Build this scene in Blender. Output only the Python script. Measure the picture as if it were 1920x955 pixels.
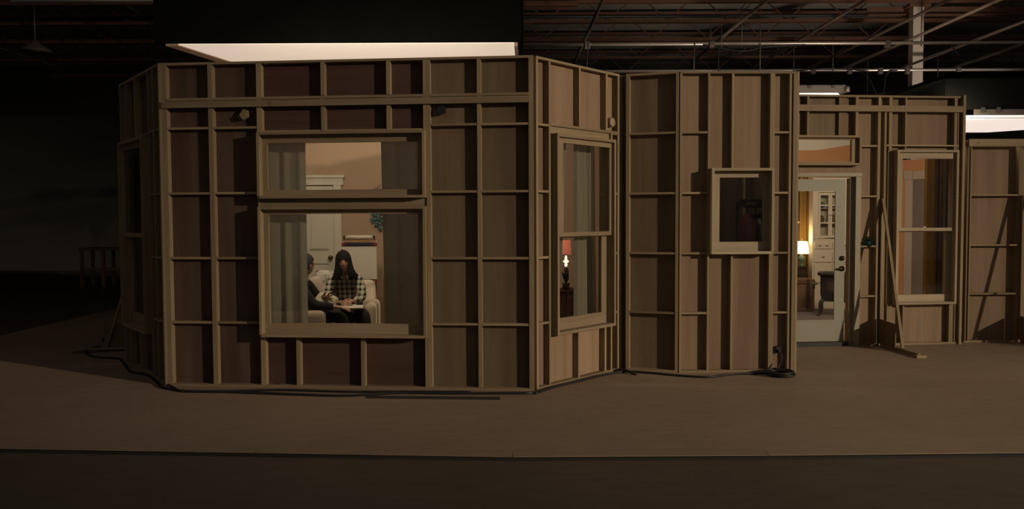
import bpy, bmesh, math, random
from mathutils import Vector, Matrix, Euler

random.seed(7)
S = bpy.context.scene
for o in list(bpy.data.objects):
    bpy.data.objects.remove(o)
COL = S.collection
R = math.radians

# ------------------------------------------------------------------ camera, world, key light, exposure
cam_d = bpy.data.cameras.new('camera')
cam_d.sensor_width = 36.0
cam_d.lens = 29.08
cam_d.clip_end = 200
cam = bpy.data.objects.new('camera', cam_d)
COL.objects.link(cam)
cam.matrix_world = (Matrix.Translation((0, 0, 1.5908)) @ Matrix.Rotation(math.pi / 2 - 0.044744, 4, 'X')
                    @ Matrix.Rotation(-0.00432, 4, 'Z'))
S.camera = cam

world = bpy.data.worlds.new('world')
world.use_nodes = True
world.node_tree.nodes['Background'].inputs[0].default_value = (1.0, 0.86, 0.76, 1)
world.node_tree.nodes['Background'].inputs[1].default_value = 0.080
S.world = world

def lamp(name, kind, loc, energy, color, target=None, **kw):
    d = bpy.data.lights.new(name, kind)
    d.energy = energy
    d.color = color
    for k, v in kw.items():
        setattr(d, k, v)
    o = bpy.data.objects.new(name, d)
    COL.objects.link(o)
    o.location = loc
    if target is not None:
        o.rotation_euler = (Vector(target) - Vector(loc)).to_track_quat('-Z', 'Y').to_euler()
    return o

# the stage lamp far off to the right, out of frame
lamp('key_lamp', 'SPOT', (23.8, -8.1, 7.4), 19800, (1.0, 0.80, 0.59), (2.9, 7.8, 1.05),
     spot_size=R(26.5), spot_blend=1.0, shadow_soft_size=0.30)
# added spot, hidden in the gap between the two rooms, to brighten the roof
lamp('roof_fill', 'SPOT', (2.15, 11.6, 1.6), 250, (1.0, 0.80, 0.62), (3.6, 15.2, 6.0), spot_size=R(92), spot_blend=0.9, shadow_soft_size=0.15)
lamp('column_fill', 'SPOT', (9.4, 12.4, 1.5), 480, (1.0, 0.84, 0.70), (7.7, 15.8, 4.2), spot_size=R(48), spot_blend=0.8, shadow_soft_size=0.15)  # added spot out of frame, brightens the white column
# added area lights, hidden behind the walls, to brighten both rooms and the closet
lamp('room_fill', 'AREA', (-1.55, 8.22, 2.9), 42, (1.0, 0.80, 0.60), (-1.27, 11.3, 1.0), shape='RECTANGLE', size=2.4, size_y=0.35)
lamp('parlour_fill', 'AREA', (5.0, 10.55, 2.85), 62, (1.0, 0.78, 0.58), (5.5, 14.4, 1.6), shape='RECTANGLE', size=1.6, size_y=0.35)
lamp('closet_fill', 'AREA', (2.2, 8.72, 2.9), 5, (1.0, 0.80, 0.60), (2.9, 10.4, 2.2), shape='RECTANGLE', size=0.5, size_y=0.2)

S.view_settings.view_transform = 'Standard'
S.view_settings.look = 'None'
S.view_settings.gamma = 1.0
S.view_settings.use_curve_mapping = False
S.view_settings.exposure = 0.0

# ------------------------------------------------------------------ materials
MATS = {}
def new_mat(name):
    m = bpy.data.materials.new(name)
    m.use_nodes = True
    MATS[name] = m
    return m, m.node_tree.nodes, m.node_tree.links, m.node_tree.nodes['Principled BSDF']

def plain(name, col, rough=0.6, metal=0.0, noise=0.12, scale=6.0, emit=None, es=0.0, spec=0.5):
    m, N, L, b = new_mat(name)
    b.inputs['Roughness'].default_value = rough
    b.inputs['Metallic'].default_value = metal
    b.inputs['Specular IOR Level'].default_value = spec
    tc = N.new('ShaderNodeTexCoord')
    nz = N.new('ShaderNodeTexNoise')
    nz.inputs['Scale'].default_value = scale
    nz.inputs['Detail'].default_value = 3
    L.new(tc.outputs['Object'], nz.inputs['Vector'])
    mx = N.new('ShaderNodeMix')
    mx.data_type = 'RGBA'
    mx.inputs[6].default_value = [c * (1 - noise) for c in col] + [1]
    mx.inputs[7].default_value = [min(1, c * (1 + noise)) for c in col] + [1]
    L.new(nz.outputs['Fac'], mx.inputs[0])
    L.new(mx.outputs[2], b.inputs['Base Color'])
    if emit:
        b.inputs['Emission Color'].default_value = (*emit, 1)
        b.inputs['Emission Strength'].default_value = es
    return m

def wood(name, c1, c2, grain='Z', rough=0.75, knots=True, scale=1.0, streak=0.6):
    """c1/c2 the pale and dark grain colours; grain is the local axis the fibres follow"""
    m, N, L, b = new_mat(name)
    b.inputs['Roughness'].default_value = rough
    b.inputs['Specular IOR Level'].default_value = 0.25
    tc = N.new('ShaderNodeTexCoord')
    oi = N.new('ShaderNodeObjectInfo')
    mp = N.new('ShaderNodeMapping')
    sc = {'Z': (28, 28, 1.6), 'X': (1.6, 28, 28), 'Y': (28, 1.6, 28)}[grain]
    mp.inputs['Scale'].default_value = [s * scale for s in sc]
    mul = N.new('ShaderNodeMath'); mul.operation = 'MULTIPLY'; mul.inputs[1].default_value = 37.0
    L.new(oi.outputs['Random'], mul.inputs[0])
    cb = N.new('ShaderNodeCombineXYZ')
    for i in range(3):
        L.new(mul.outputs[0], cb.inputs[i])
    L.new(cb.outputs[0], mp.inputs['Location'])
    L.new(tc.outputs['Object'], mp.inputs['Vector'])
    n1 = N.new('ShaderNodeTexNoise'); n1.inputs['Scale'].default_value = 1.0; n1.inputs['Detail'].default_value = 4
    n1.inputs['Distortion'].default_value = 0.8
    L.new(mp.outputs[0], n1.inputs['Vector'])
    mp2 = N.new('ShaderNodeMapping')
    L.new(tc.outputs['Object'], mp2.inputs['Vector'])
    L.new(cb.outputs[0], mp2.inputs['Location'])
    s2 = {'Z': (5, 5, .35), 'X': (.35, 5, 5), 'Y': (5, .35, 5)}[grain]
    mp2.inputs['Scale'].default_value = s2
    n2 = N.new('ShaderNodeTexNoise'); n2.inputs['Scale'].default_value = 1.0; n2.inputs['Detail'].default_value = 2
    L.new(mp2.outputs[0], n2.inputs['Vector'])
    add = N.new('ShaderNodeMath'); add.operation = 'MULTIPLY_ADD'
    add.inputs[1].default_value = streak
    L.new(n2.outputs['Fac'], add.inputs[0])
    sm = N.new('ShaderNodeMath'); sm.operation = 'MULTIPLY'; sm.inputs[1].default_value = 1 - streak
    L.new(n1.outputs['Fac'], sm.inputs[0])
    L.new(sm.outputs[0], add.inputs[2])
    rp = N.new('ShaderNodeValToRGB')
    rp.color_ramp.elements[0].position = 0.36
    rp.color_ramp.elements[0].color = (*c2, 1)
    rp.color_ramp.elements[1].position = 0.64
    rp.color_ramp.elements[1].color = (*c1, 1)
    L.new(add.outputs[0], rp.inputs[0])
    # board to board variation
    hv = N.new('ShaderNodeHueSaturation')
    vr = N.new('ShaderNodeMapRange')
    vr.inputs[3].default_value = 0.84
    vr.inputs[4].default_value = 1.14
    L.new(oi.outputs['Random'], vr.inputs[0])
    L.new(vr.outputs[0], hv.inputs['Value'])
    L.new(rp.outputs[0], hv.inputs['Color'])
    out = hv.outputs[0]
    if knots:
        vo = N.new('ShaderNodeTexVoronoi')
        vo.inputs['Scale'].default_value = 2.6
        L.new(tc.outputs['Object'], vo.inputs['Vector'])
        kr = N.new('ShaderNodeValToRGB')
        kr.color_ramp.elements[0].position = 0.06
        kr.color_ramp.elements[0].color = (0.35, 0.25, 0.18, 1)
        kr.color_ramp.elements[1].position = 0.12
        kr.color_ramp.elements[1].color = (1, 1, 1, 1)
        L.new(vo.outputs['Distance'], kr.inputs[0])
        mm = N.new('ShaderNodeMix'); mm.data_type = 'RGBA'; mm.blend_type = 'MULTIPLY'
        mm.inputs[0].default_value = 1.0
        L.new(out, mm.inputs[6]); L.new(kr.outputs[0], mm.inputs[7])
        out = mm.outputs[2]
    L.new(out, b.inputs['Base Color'])
    bp = N.new('ShaderNodeBump'); bp.inputs['Strength'].default_value = 0.12; bp.inputs['Distance'].default_value = 0.004
    L.new(n1.outputs['Fac'], bp.inputs['Height'])
    L.new(bp.outputs[0], b.inputs['Normal'])
    return m

def glass_mat(name, tint=(0.93, 0.95, 0.92)):
    m, N, L, b = new_mat(name)
    N.remove(b)
    tr = N.new('ShaderNodeBsdfTransparent'); tr.inputs[0].default_value = (*tint, 1)
    gl = N.new('ShaderNodeBsdfGlossy'); gl.inputs['Roughness'].default_value = 0.02
    lw = N.new('ShaderNodeLayerWeight'); lw.inputs[0].default_value = 0.5
    pw = N.new('ShaderNodeMath'); pw.operation = 'POWER'; pw.inputs[1].default_value = 5.0
    L.new(lw.outputs['Facing'], pw.inputs[0])
    fr = N.new('ShaderNodeMath'); fr.operation = 'MULTIPLY_ADD'; fr.inputs[1].default_value = 0.8; fr.inputs[2].default_value = 0.022
    L.new(pw.outputs[0], fr.inputs[0])
    mx = N.new('ShaderNodeMixShader')
    L.new(fr.outputs[0], mx.inputs[0]); L.new(tr.outputs[0], mx.inputs[1]); L.new(gl.outputs[0], mx.inputs[2])
    L.new(mx.outputs[0], N['Material Output'].inputs[0])
    return m

def cloth_sheer(name, col, transp=0.2, transl=0.35):
    m, N, L, b = new_mat(name)
    N.remove(b)
    df = N.new('ShaderNodeBsdfDiffuse'); df.inputs[0].default_value = (*col, 1)
    tl = N.new('ShaderNodeBsdfTranslucent'); tl.inputs[0].default_value = (*col, 1)
    tr = N.new('ShaderNodeBsdfTransparent')
    tc = N.new('ShaderNodeTexCoord')
    mp = N.new('ShaderNodeMapping'); mp.inputs['Scale'].default_value = (220, 220, 220)
    wv = N.new('ShaderNodeTexNoise'); wv.inputs['Scale'].default_value = 1
    L.new(tc.outputs['Object'], mp.inputs[0]); L.new(mp.outputs[0], wv.inputs['Vector'])
    mr = N.new('ShaderNodeMapRange'); mr.inputs[3].default_value = transp * .7; mr.inputs[4].default_value = transp * 1.3
    L.new(wv.outputs['Fac'], mr.inputs[0])
    m1 = N.new('ShaderNodeMixShader'); m1.inputs[0].default_value = transl
    L.new(df.outputs[0], m1.inputs[1]); L.new(tl.outputs[0], m1.inputs[2])
    m2 = N.new('ShaderNodeMixShader')
    L.new(mr.outputs[0], m2.inputs[0]); L.new(m1.outputs[0], m2.inputs[1]); L.new(tr.outputs[0], m2.inputs[2])
    L.new(m2.outputs[0], N['Material Output'].inputs[0])
    return m

def plaid(name):
    m, N, L, b = new_mat(name)
    b.inputs['Roughness'].default_value = 0.9
    tc = N.new('ShaderNodeTexCoord')
    sep = N.new('ShaderNodeSeparateXYZ')
    L.new(tc.outputs['Object'], sep.inputs[0])
    def band(sock, freq, th):
        a = N.new('ShaderNodeMath'); a.operation = 'MULTIPLY'; a.inputs[1].default_value = freq
        L.new(sock, a.inputs[0])
        f = N.new('ShaderNodeMath'); f.operation = 'SINE'
        L.new(a.outputs[0], f.inputs[0])
        g = N.new('ShaderNodeMath'); g.operation = 'GREATER_THAN'; g.inputs[1].default_value = th
        L.new(f.outputs[0], g.inputs[0])
        return g.outputs[0]
    bx, bz = band(sep.outputs[0], 118, 0.15), band(sep.outputs[2], 112, 0.15)
    fx, fz = band(sep.outputs[0], 236, 0.85), band(sep.outputs[2], 224, 0.85)
    s1 = N.new('ShaderNodeMath'); s1.operation = 'ADD'; L.new(bx, s1.inputs[0]); L.new(bz, s1.inputs[1])
    s2 = N.new('ShaderNodeMath'); s2.operation = 'ADD'; L.new(fx, s2.inputs[0]); L.new(fz, s2.inputs[1])
    s3 = N.new('ShaderNodeMath'); s3.operation = 'MULTIPLY_ADD'; s3.inputs[1].default_value = 0.45
    L.new(s2.outputs[0], s3.inputs[0]); L.new(s1.outputs[0], s3.inputs[2])
    dv = N.new('ShaderNodeMath'); dv.operation = 'DIVIDE'; dv.inputs[1].default_value = 2.0
    L.new(s3.outputs[0], dv.inputs[0])
    rp = N.new('ShaderNodeValToRGB')
    rp.color_ramp.elements[0].color = (0.60, 0.54, 0.43, 1)
    rp.color_ramp.elements[1].color = (0.012, 0.011, 0.012, 1)
    L.new(dv.outputs[0], rp.inputs[0]); L.new(rp.outputs[0], b.inputs['Base Color'])
    return m

PZ = wood('pine_upright', (0.315, 0.245, 0.150), (0.225, 0.165, 0.098), 'Z')
PX = wood('pine_level', (0.315, 0.245, 0.150), (0.225, 0.165, 0.098), 'X')
PY = wood('pine_deep', (0.315, 0.245, 0.150), (0.225, 0.165, 0.098), 'Y')
PZP = wood('pale_pine_upright', (0.40, 0.335, 0.225), (0.30, 0.24, 0.155), 'Z')
PXP = wood('pale_pine_level', (0.40, 0.335, 0.225), (0.30, 0.24, 0.155), 'X')
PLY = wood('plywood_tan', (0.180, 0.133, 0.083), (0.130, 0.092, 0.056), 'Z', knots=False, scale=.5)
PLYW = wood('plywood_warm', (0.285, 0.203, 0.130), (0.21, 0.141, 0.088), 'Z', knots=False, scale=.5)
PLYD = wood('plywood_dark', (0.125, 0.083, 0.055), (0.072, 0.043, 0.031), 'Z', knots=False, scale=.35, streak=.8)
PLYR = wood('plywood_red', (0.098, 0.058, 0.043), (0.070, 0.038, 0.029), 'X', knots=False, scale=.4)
WHT = plain('paint_white', (0.62, 0.57, 0.47), 0.5, noise=.04)
DOORG = plain('paint_door_grey', (0.27, 0.26, 0.19), 0.5, noise=.05)
CASE = plain('paint_casing_grey', (0.29, 0.26, 0.18), 0.55, noise=.06)
TAN = plain('paint_tan', (0.40, 0.275, 0.18), 0.8, noise=.05, scale=1.5)
ORG = plain('paint_orange', (0.50, 0.245, 0.105), 0.8, noise=.05, scale=1.5)
PNK = plain('paint_pinkish', (0.36, 0.25, 0.20), 0.8, noise=.05)
FLOORM = None
GLASS = glass_mat('window_glass')
SHEER = cloth_sheer('sheer_cloth', (0.265, 0.232, 0.185), 0.05, 0.30)
GOLD = cloth_sheer('gold_cloth', (0.36, 0.21, 0.055), 0.03, 0.25)
BROWNC = cloth_sheer('brown_cloth', (0.07, 0.045, 0.028), 0.03, 0.2)
BLACKOUTC = cloth_sheer('blackout_cloth', (0.035, 0.035, 0.030), 0.0, 0.1)
BLACKC = plain('black_cloth', (0.0058, 0.0066, 0.0058), 0.95, noise=.3, scale=2, spec=0.0)
SILK = plain('silk_diffusion', (0.7, 0.65, 0.6), 0.8, emit=(1.0, 0.82, 0.66), es=0.52, noise=.02)
SILKB = plain('silk_bright', (0.7, 0.68, 0.66), 0.8, emit=(1.0, 0.88, 0.80), es=0.80, noise=.02)
SILKE = plain('silk_edge', (0.40, 0.30, 0.24), 0.8, noise=.05)
GREYM = plain('fixture_grey', (0.07, 0.062, 0.052), 0.6, noise=.08)
STEEL = plain('pipe_steel', (0.72, 0.68, 0.62), 0.38, 0.75, noise=.1)
STEELD = plain('pipe_dull', (0.16, 0.14, 0.12), 0.55, 0.6, noise=.2)
REDST = plain('red_primer_steel', (0.13, 0.062, 0.038), 0.7, noise=.15)
DECK = plain('roof_deck', (0.36, 0.36, 0.31), 0.8, noise=.25, scale=1.2)
RUB = plain('black_rubber', (0.012, 0.012, 0.012), 0.5, noise=.1)
BLK = plain('black_paint', (0.015, 0.014, 0.013), 0.5, noise=.1)
IRON = plain('cast_iron', (0.014, 0.012, 0.011), 0.45, noise=.2)
BRASS = plain('dark_brass', (0.10, 0.07, 0.04), 0.35, 0.9)
CREAM = plain('cream_upholstery', (0.46, 0.37, 0.28), 0.9, noise=.07, scale=9)
CREAM2 = plain('cream_pillow_cloth', (0.58, 0.50, 0.36), 0.9, noise=.1, scale=12)
SKIN = plain('skin', (0.47, 0.265, 0.185), 0.55, noise=.06)
HAIRD = plain('hair_dark', (0.009, 0.007, 0.007), 0.85, spec=.2, noise=.3, scale=40)
HAIRG = plain('hair_grey', (0.045, 0.043, 0.042), 0.85, spec=.2, noise=.7, scale=60)
KNIT = plain('black_knit', (0.010, 0.010, 0.011), 0.9, noise=.2, scale=40)
TROUS = plain('dark_trousers', (0.016, 0.015, 0.014), 0.9, noise=.2, scale=30)
TROUSM = plain('charcoal_trousers', (0.022, 0.019, 0.017), 0.9, noise=.2, scale=30)
SHIRTW = plain('white_collar_cloth', (0.60, 0.55, 0.48), 0.9, noise=.05)
EYEM = plain('eye_dark', (0.02, 0.014, 0.012), 0.2, noise=.05)
LIPM = plain('lip', (0.28, 0.09, 0.075), 0.5, noise=.05)
PLAID = plaid('plaid_flannel')
PAPER = plain('paper_white', (0.62, 0.56, 0.47), 0.8, noise=.02)
NAVY = plain('navy_clamp', (0.020, 0.016, 0.035), 0.4, noise=.05)
REDPL = plain('red_plastic', (0.22, 0.03, 0.03), 0.4, noise=.05)
OAK = wood('oak_easel', (0.40, 0.24, 0.12), (0.28, 0.15, 0.07), 'Z', knots=False)
TEAL = plain('teal_metal', (0.03, 0.11, 0.125), 0.5, 0.0, noise=.25, scale=20)
PINKT = plain('pink_twig', (0.36, 0.15, 0.13), 0.7, noise=.15)
MAROON = plain('maroon_cloth', (0.07, 0.012, 0.015), 0.9, noise=.15)
CABRED = wood('mahogany', (0.055, 0.020, 0.015), (0.035, 0.012, 0.01), 'Z', knots=False)
DKWOOD = wood('dark_wood', (0.05, 0.032, 0.02), (0.03, 0.018, 0.012), 'X', knots=False)
TRUNKM = wood('trunk_wood', (0.22, 0.125, 0.07), (0.15, 0.08, 0.045), 'X', knots=False)
BENCHM = wood('bench_wood', (0.30, 0.18, 0.09), (0.22, 0.13, 0.06), 'X', knots=False)
LEAF = plain('leaf_green', (0.012, 0.03, 0.012), 0.5, noise=.4, scale=20)
SHADER = plain('shade_red', (0.4, 0.1, 0.07), 0.8, emit=(1.0, 0.25, 0.14), es=0.34, noise=.05)
SHADEW = plain('shade_white', (0.8, 0.7, 0.5), 0.8, emit=(1.0, 0.80, 0.50), es=2.2, noise=.03)
CRYST = plain('lit_crystal', (0.8, 0.75, 0.7), 0.2, emit=(1.0, 0.85, 0.72), es=1.2, noise=.05)
GREENG = plain('green_ceramic', (0.10, 0.16, 0.10), 0.25, noise=.25, scale=18)
RUGM = plain('rug_mauve', (0.15, 0.128, 0.118), 0.95, noise=.2, scale=30)
DARKG = plain('dark_pane', (0.10, 0.078, 0.055), 0.2, noise=.3)
DARKW = plain('warehouse_dark', (0.05, 0.050, 0.042), 0.9, noise=.35, scale=.6)
COLW = plain('column_white', (0.55, 0.48, 0.40), 0.7, noise=.06)
TEALT = plain('teal_tape', (0.01, 0.07, 0.075), 0.4, noise=.1)
REDTAPE = plain('red_tape', (0.45, 0.07, 0.05), 0.5, noise=.1)
STRIPM = plain('flat_black_strip', (0.022, 0.021, 0.018), 0.9, noise=.3)

def floor_mat(name, c1, c2, scuff, rough):
    m, N, L, b = new_mat(name)
    b.inputs['Specular IOR Level'].default_value = 0.3
    tc = N.new('ShaderNodeTexCoord')
    n1 = N.new('ShaderNodeTexNoise'); n1.inputs['Scale'].default_value = 0.55; n1.inputs['Detail'].default_value = 6
    n2 = N.new('ShaderNodeTexNoise'); n2.inputs['Scale'].default_value = 7; n2.inputs['Detail'].default_value = 8
    n2.inputs['Roughness'].default_value = 0.7
    mp = N.new('ShaderNodeMapping'); mp.inputs['Scale'].default_value = (.5, 1.6, 1)
    L.new(tc.outputs['Object'], mp.inputs[0])
    L.new(tc.outputs['Object'], n1.inputs['Vector']); L.new(mp.outputs[0], n2.inputs['Vector'])
    ad = N.new('ShaderNodeMath'); ad.operation = 'ADD'
    L.new(n1.outputs['Fac'], ad.inputs[0]); L.new(n2.outputs['Fac'], ad.inputs[1])
    rp = N.new('ShaderNodeValToRGB')
    rp.color_ramp.elements[0].position = .38; rp.color_ramp.elements[0].color = (*c2, 1)
    rp.color_ramp.elements[1].position = .62; rp.color_ramp.elements[1].color = (*c1, 1)
    hf = N.new('ShaderNodeMath'); hf.operation = 'MULTIPLY'; hf.inputs[1].default_value = .5
    L.new(ad.outputs[0], hf.inputs[0]); L.new(hf.outputs[0], rp.inputs[0])
    # small dark scuffs
    n3 = N.new('ShaderNodeTexNoise'); n3.inputs['Scale'].default_value = 3.1; n3.inputs['Detail'].default_value = 5
    n3.inputs['Roughness'].default_value = 0.75
    mp3 = N.new('ShaderNodeMapping'); mp3.inputs['Scale'].default_value = (1, 2.2, 1)
    L.new(tc.outputs['Object'], mp3.inputs[0]); L.new(mp3.outputs[0], n3.inputs['Vector'])
    r3 = N.new('ShaderNodeValToRGB')
    r3.color_ramp.elements[0].position = .30; r3.color_ramp.elements[0].color = (scuff, scuff, scuff, 1)
    r3.color_ramp.elements[1].position = .38; r3.color_ramp.elements[1].color = (1, 1, 1, 1)
    L.new(n3.outputs['Fac'], r3.inputs[0])
    mm = N.new('ShaderNodeMix'); mm.data_type = 'RGBA'; mm.blend_type = 'MULTIPLY'; mm.inputs[0].default_value = 1
    L.new(rp.outputs[0], mm.inputs[6]); L.new(r3.outputs[0], mm.inputs[7])
    L.new(mm.outputs[2], b.inputs['Base Color'])
    b.inputs['Roughness'].default_value = rough
    bp = N.new('ShaderNodeBump'); bp.inputs['Strength'].default_value = .15; bp.inputs['Distance'].default_value = .003
    L.new(n2.outputs['Fac'], bp.inputs['Height']); L.new(bp.outputs[0], b.inputs['Normal'])
    return m
STAGE = floor_mat('stage_floor_paint', (0.315, 0.235, 0.165), (0.255, 0.185, 0.128), .7, .75)
CONC = floor_mat('dark_concrete', (0.115, 0.090, 0.066), (0.085, 0.063, 0.046), .7, .7)

# ------------------------------------------------------------------ helpers
def props(o, label=None, cat=None, group=None, kind=None):
    if label: o['label'] = label
    if cat: o['category'] = cat
    if group: o['group'] = group
    if kind: o['kind'] = kind
    return o

def empty(name, loc=(0, 0, 0), rz=0.0, label=None, cat=None, group=None, kind=None):
    o = bpy.data.objects.new(name, None)
    COL.objects.link(o)
    o.empty_display_size = .1
    o.location = loc
    o.rotation_euler = (0, 0, rz)
    return props(o, label, cat, group, kind)

def link_mesh(name, me, mat, parent=None, loc=(0, 0, 0), rot=None, smooth=False):
    if mat and not me.materials:
        me.materials.append(mat)
    if smooth:
        for p in me.polygons:
            p.use_smooth = True
    o = bpy.data.objects.new(name, me)
    COL.objects.link(o)
    o.location = loc
    if rot is not None:
        o.rotation_euler = rot
    if parent:
        o.parent = parent
    return o

def from_bm(name, bm, mat, parent=None, loc=(0, 0, 0), rot=None, smooth=False):
    bm.normal_update()
    me = bpy.data.meshes.new(name)
    bm.to_mesh(me)
    bm.free()
    return link_mesh(name, me, mat, parent, loc, rot, smooth)

BOXCACHE = {}
def box(name, mat, lo, hi, parent=None, bevel=0.0, rot=None):
    """box between two corners in the parent's frame; its origin is its centre"""
    s = [max(1e-4, abs(hi[i] - lo[i])) for i in range(3)]
    c = [(hi[i] + lo[i]) / 2 for i in range(3)]
    key = (tuple(round(v, 4) for v in s), round(bevel, 4), mat.name)
    me = BOXCACHE.get(key)
    if me is None:
        bm = bmesh.new()
        bmesh.ops.create_cube(bm, size=1)
        for v in bm.verts:
            v.co = Vector((v.co.x * s[0], v.co.y * s[1], v.co.z * s[2]))
        if bevel > 0:
            bmesh.ops.bevel(bm, geom=bm.edges[:] , offset=bevel, segments=3 if bevel > .02 else 1, affect='EDGES', profile=.5)
        me = bpy.data.meshes.new(name)
        bm.normal_update()
        bm.to_mesh(me); bm.free()
        me.materials.append(mat)
        if bevel > .02:
            for p in me.polygons: p.use_smooth = True
        BOXCACHE[key] = me
    return link_mesh(name, me, None, parent, c, rot)

def beam(name, mat, p, q, w, t, parent=None, up=(0, 0, 1)):
    """rectangular member from p to q; w along the side axis, t along the other"""
    p, q = Vector(p), Vector(q)
    d = q - p
    L = d.length
    z = d.normalized()
    x = Vector(up).cross(z)
    if x.length < 1e-4: x = Vector((1, 0, 0))
    x.normalize()
    y = z.cross(x)
    M = Matrix((x, y, z)).transposed().to_4x4()
    bm = bmesh.new()
    bmesh.ops.create_cube(bm, size=1)
    for v in bm.verts:
        v.co = Vector((v.co.x * w, v.co.y * t, v.co.z * L))
    return from_bm(name, bm, mat, parent, (p + q) / 2, M.to_euler())

def tube_bm(bm, pts, r, n=8, caps=True):
    pts = [Vector(p) for p in pts]
    rad = r if isinstance(r, (list, tuple)) else [r] * len(pts)
    rings = []
    prev = None
    for i, p in enumerate(pts):
        t = (pts[min(i + 1, len(pts) - 1)] - pts[max(i - 1, 0)]).normalized()
        if prev is None:
            a = Vector((0, 0, 1)) if abs(t.z) < .9 else Vector((1, 0, 0))
            x = a.cross(t).normalized()
        else:
            x = prev - t * prev.dot(t)
            x = x.normalized() if x.length > 1e-6 else Vector((1, 0, 0))
        prev = x
        y = t.cross(x)
        rings.append([bm.verts.new(p + (x * math.cos(2 * math.pi * k / n) + y * math.sin(2 * math.pi * k / n)) * rad[i]) for k in range(n)])
    for a, b in zip(rings[:-1], rings[1:]):
        for k in range(n):
            bm.faces.new((a[k], a[(k + 1) % n], b[(k + 1) % n], b[k]))
    if caps:
        bm.faces.new(rings[0][::-1]); bm.faces.new(rings[-1])
    return bm

def tube(name, mat, pts, r, parent=None, n=8, smooth=True):
    c = sum((Vector(p) for p in pts), Vector()) / len(pts)
    bm = bmesh.new()
    tube_bm(bm, [Vector(p) - c for p in pts], r, n)
    return from_bm(name, bm, mat, parent, c, smooth=smooth)

def lathe(name, mat, prof, loc, parent=None, n=20, rot=None, smooth=True):
    bm = bmesh.new()
    rings = []
    for r, z in prof:
        rings.append([bm.verts.new((max(r, 1e-4) * math.cos(2 * math.pi * k / n), max(r, 1e-4) * math.sin(2 * math.pi * k / n), z)) for k in range(n)])
    for a, b in zip(rings[:-1], rings[1:]):
        for k in range(n):
            bm.faces.new((a[k], a[(k + 1) % n], b[(k + 1) % n], b[k]))
    bm.faces.new(rings[0][::-1]); bm.faces.new(rings[-1])
    return from_bm(name, bm, mat, parent, loc, rot, smooth)

def spline(pts, sub=8):
    """Catmull-Rom through the points"""
    P = [Vector(p) for p in pts]
    out = []
    for i in range(len(P) - 1):
        p0, p1, p2, p3 = P[max(i - 1, 0)], P[i], P[i + 1], P[min(i + 2, len(P) - 1)]
        for k in range(sub):
            t = k / sub
            out.append(.5 * ((2 * p1) + (-p0 + p2) * t + (2 * p0 - 5 * p1 + 4 * p2 - p3) * t * t + (-p0 + 3 * p1 - 3 * p2 + p3) * t ** 3))
    out.append(P[-1])
    return out

def prism(name, mat, poly, a, b, parent=None, axis='Y', loc=(0, 0, 0)):
    """polygon extruded from a to b along an axis: axis Y takes (x,z), axis X takes (y,z), axis Z takes (x,y)"""
    f = {'Y': lambda p, t: (p[0], t, p[1]), 'X': lambda p, t: (t, p[0], p[1]), 'Z': lambda p, t: (p[0], p[1], t)}[axis]
    bm = bmesh.new()
    A = [bm.verts.new(f(p, a)) for p in poly]
    B = [bm.verts.new(f(p, b)) for p in poly]
    n = len(poly)
    bm.faces.new(A); bm.faces.new(B[::-1])
    for k in range(n):
        bm.faces.new((A[k], B[k], B[(k + 1) % n], A[(k + 1) % n]))
    bmesh.ops.recalc_face_normals(bm, faces=bm.faces[:])
    return from_bm(name, bm, mat, parent, loc)

def drape(name, mat, x0, x1, z0, z1, parent, y=0.0, amp=.03, waves=6, gather=None, thick=.004, seed=0):
    """hanging cloth with folds; gather(t) shifts x as a function of height 0..1"""
    rnd = random.Random(seed)
    ph = rnd.random() * 6
    nx, nz = waves * 8, 10
    bm = bmesh.new()
    g = []
    for j in range(nz + 1):
        t = j / nz
        row = []
        for i in range(nx + 1):
            s = i / nx
            xx = x0 + (x1 - x0) * s
            if gather: xx = gather(s, t)
            yy = y + amp * (math.sin(2 * math.pi * waves * s + ph) + .4 * math.sin(2 * math.pi * waves * 1.7 * s + 1 + .6 * t)) * (.7 + .3 * (1 - t))
            row.append(bm.verts.new((xx, yy, z0 + (z1 - z0) * t)))
        g.append(row)
    for j in range(nz):
        for i in range(nx):
            bm.faces.new((g[j][i], g[j][i + 1], g[j + 1][i + 1], g[j + 1][i]))
    return from_bm(name, bm, mat, parent, smooth=True)

# ------------------------------------------------------------------ plan of the set (metres)
A, B, C, D, E_, F = (-4.255, 9.045), (-3.31, 7.824), (.197, 7.512), (1.109, 8.544), (1.681, 8.362), (2.886, 8.408)
def wall_frame(name, p, q, label, extra=0):
    ang = math.atan2(q[1] - p[1], q[0] - p[0])
    w = empty(name, (p[0], p[1], 0), ang, label, 'wall', kind='structure')
    return w, math.hypot(q[0] - p[0], q[1] - p[1])

ST = 0.066      # depth of the framing
PT = 0.012      # plywood thickness
def stud(w, u0, u1, z0=.02, z1=3.03, y0=0.0, y1=ST, name='stud'):
    return box(name, PZ, (u0, y0, z0), (u1, y1, z1), w)
def rail(w, u0, u1, z, t=.021, y0=.004, y1=ST, name='rail'):
    return box(name, PX, (u0, y0, z - t / 2), (u1, y1, z + t / 2), w)
def panel(w, u0, u1, z0, z1, mat=None):
    return box('plywood_panel', mat or PLY, (u0, ST, z0), (u1, ST + PT, z1), w)
def plates(w, u0, u1, top=3.05, t=.022):
    box('top_plate', PX, (u0, -.002, top - t), (u1, ST, top), w)
    box('bottom_plate', PX, (u0, -.002, 0.0), (u1, ST, .024), w)

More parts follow.
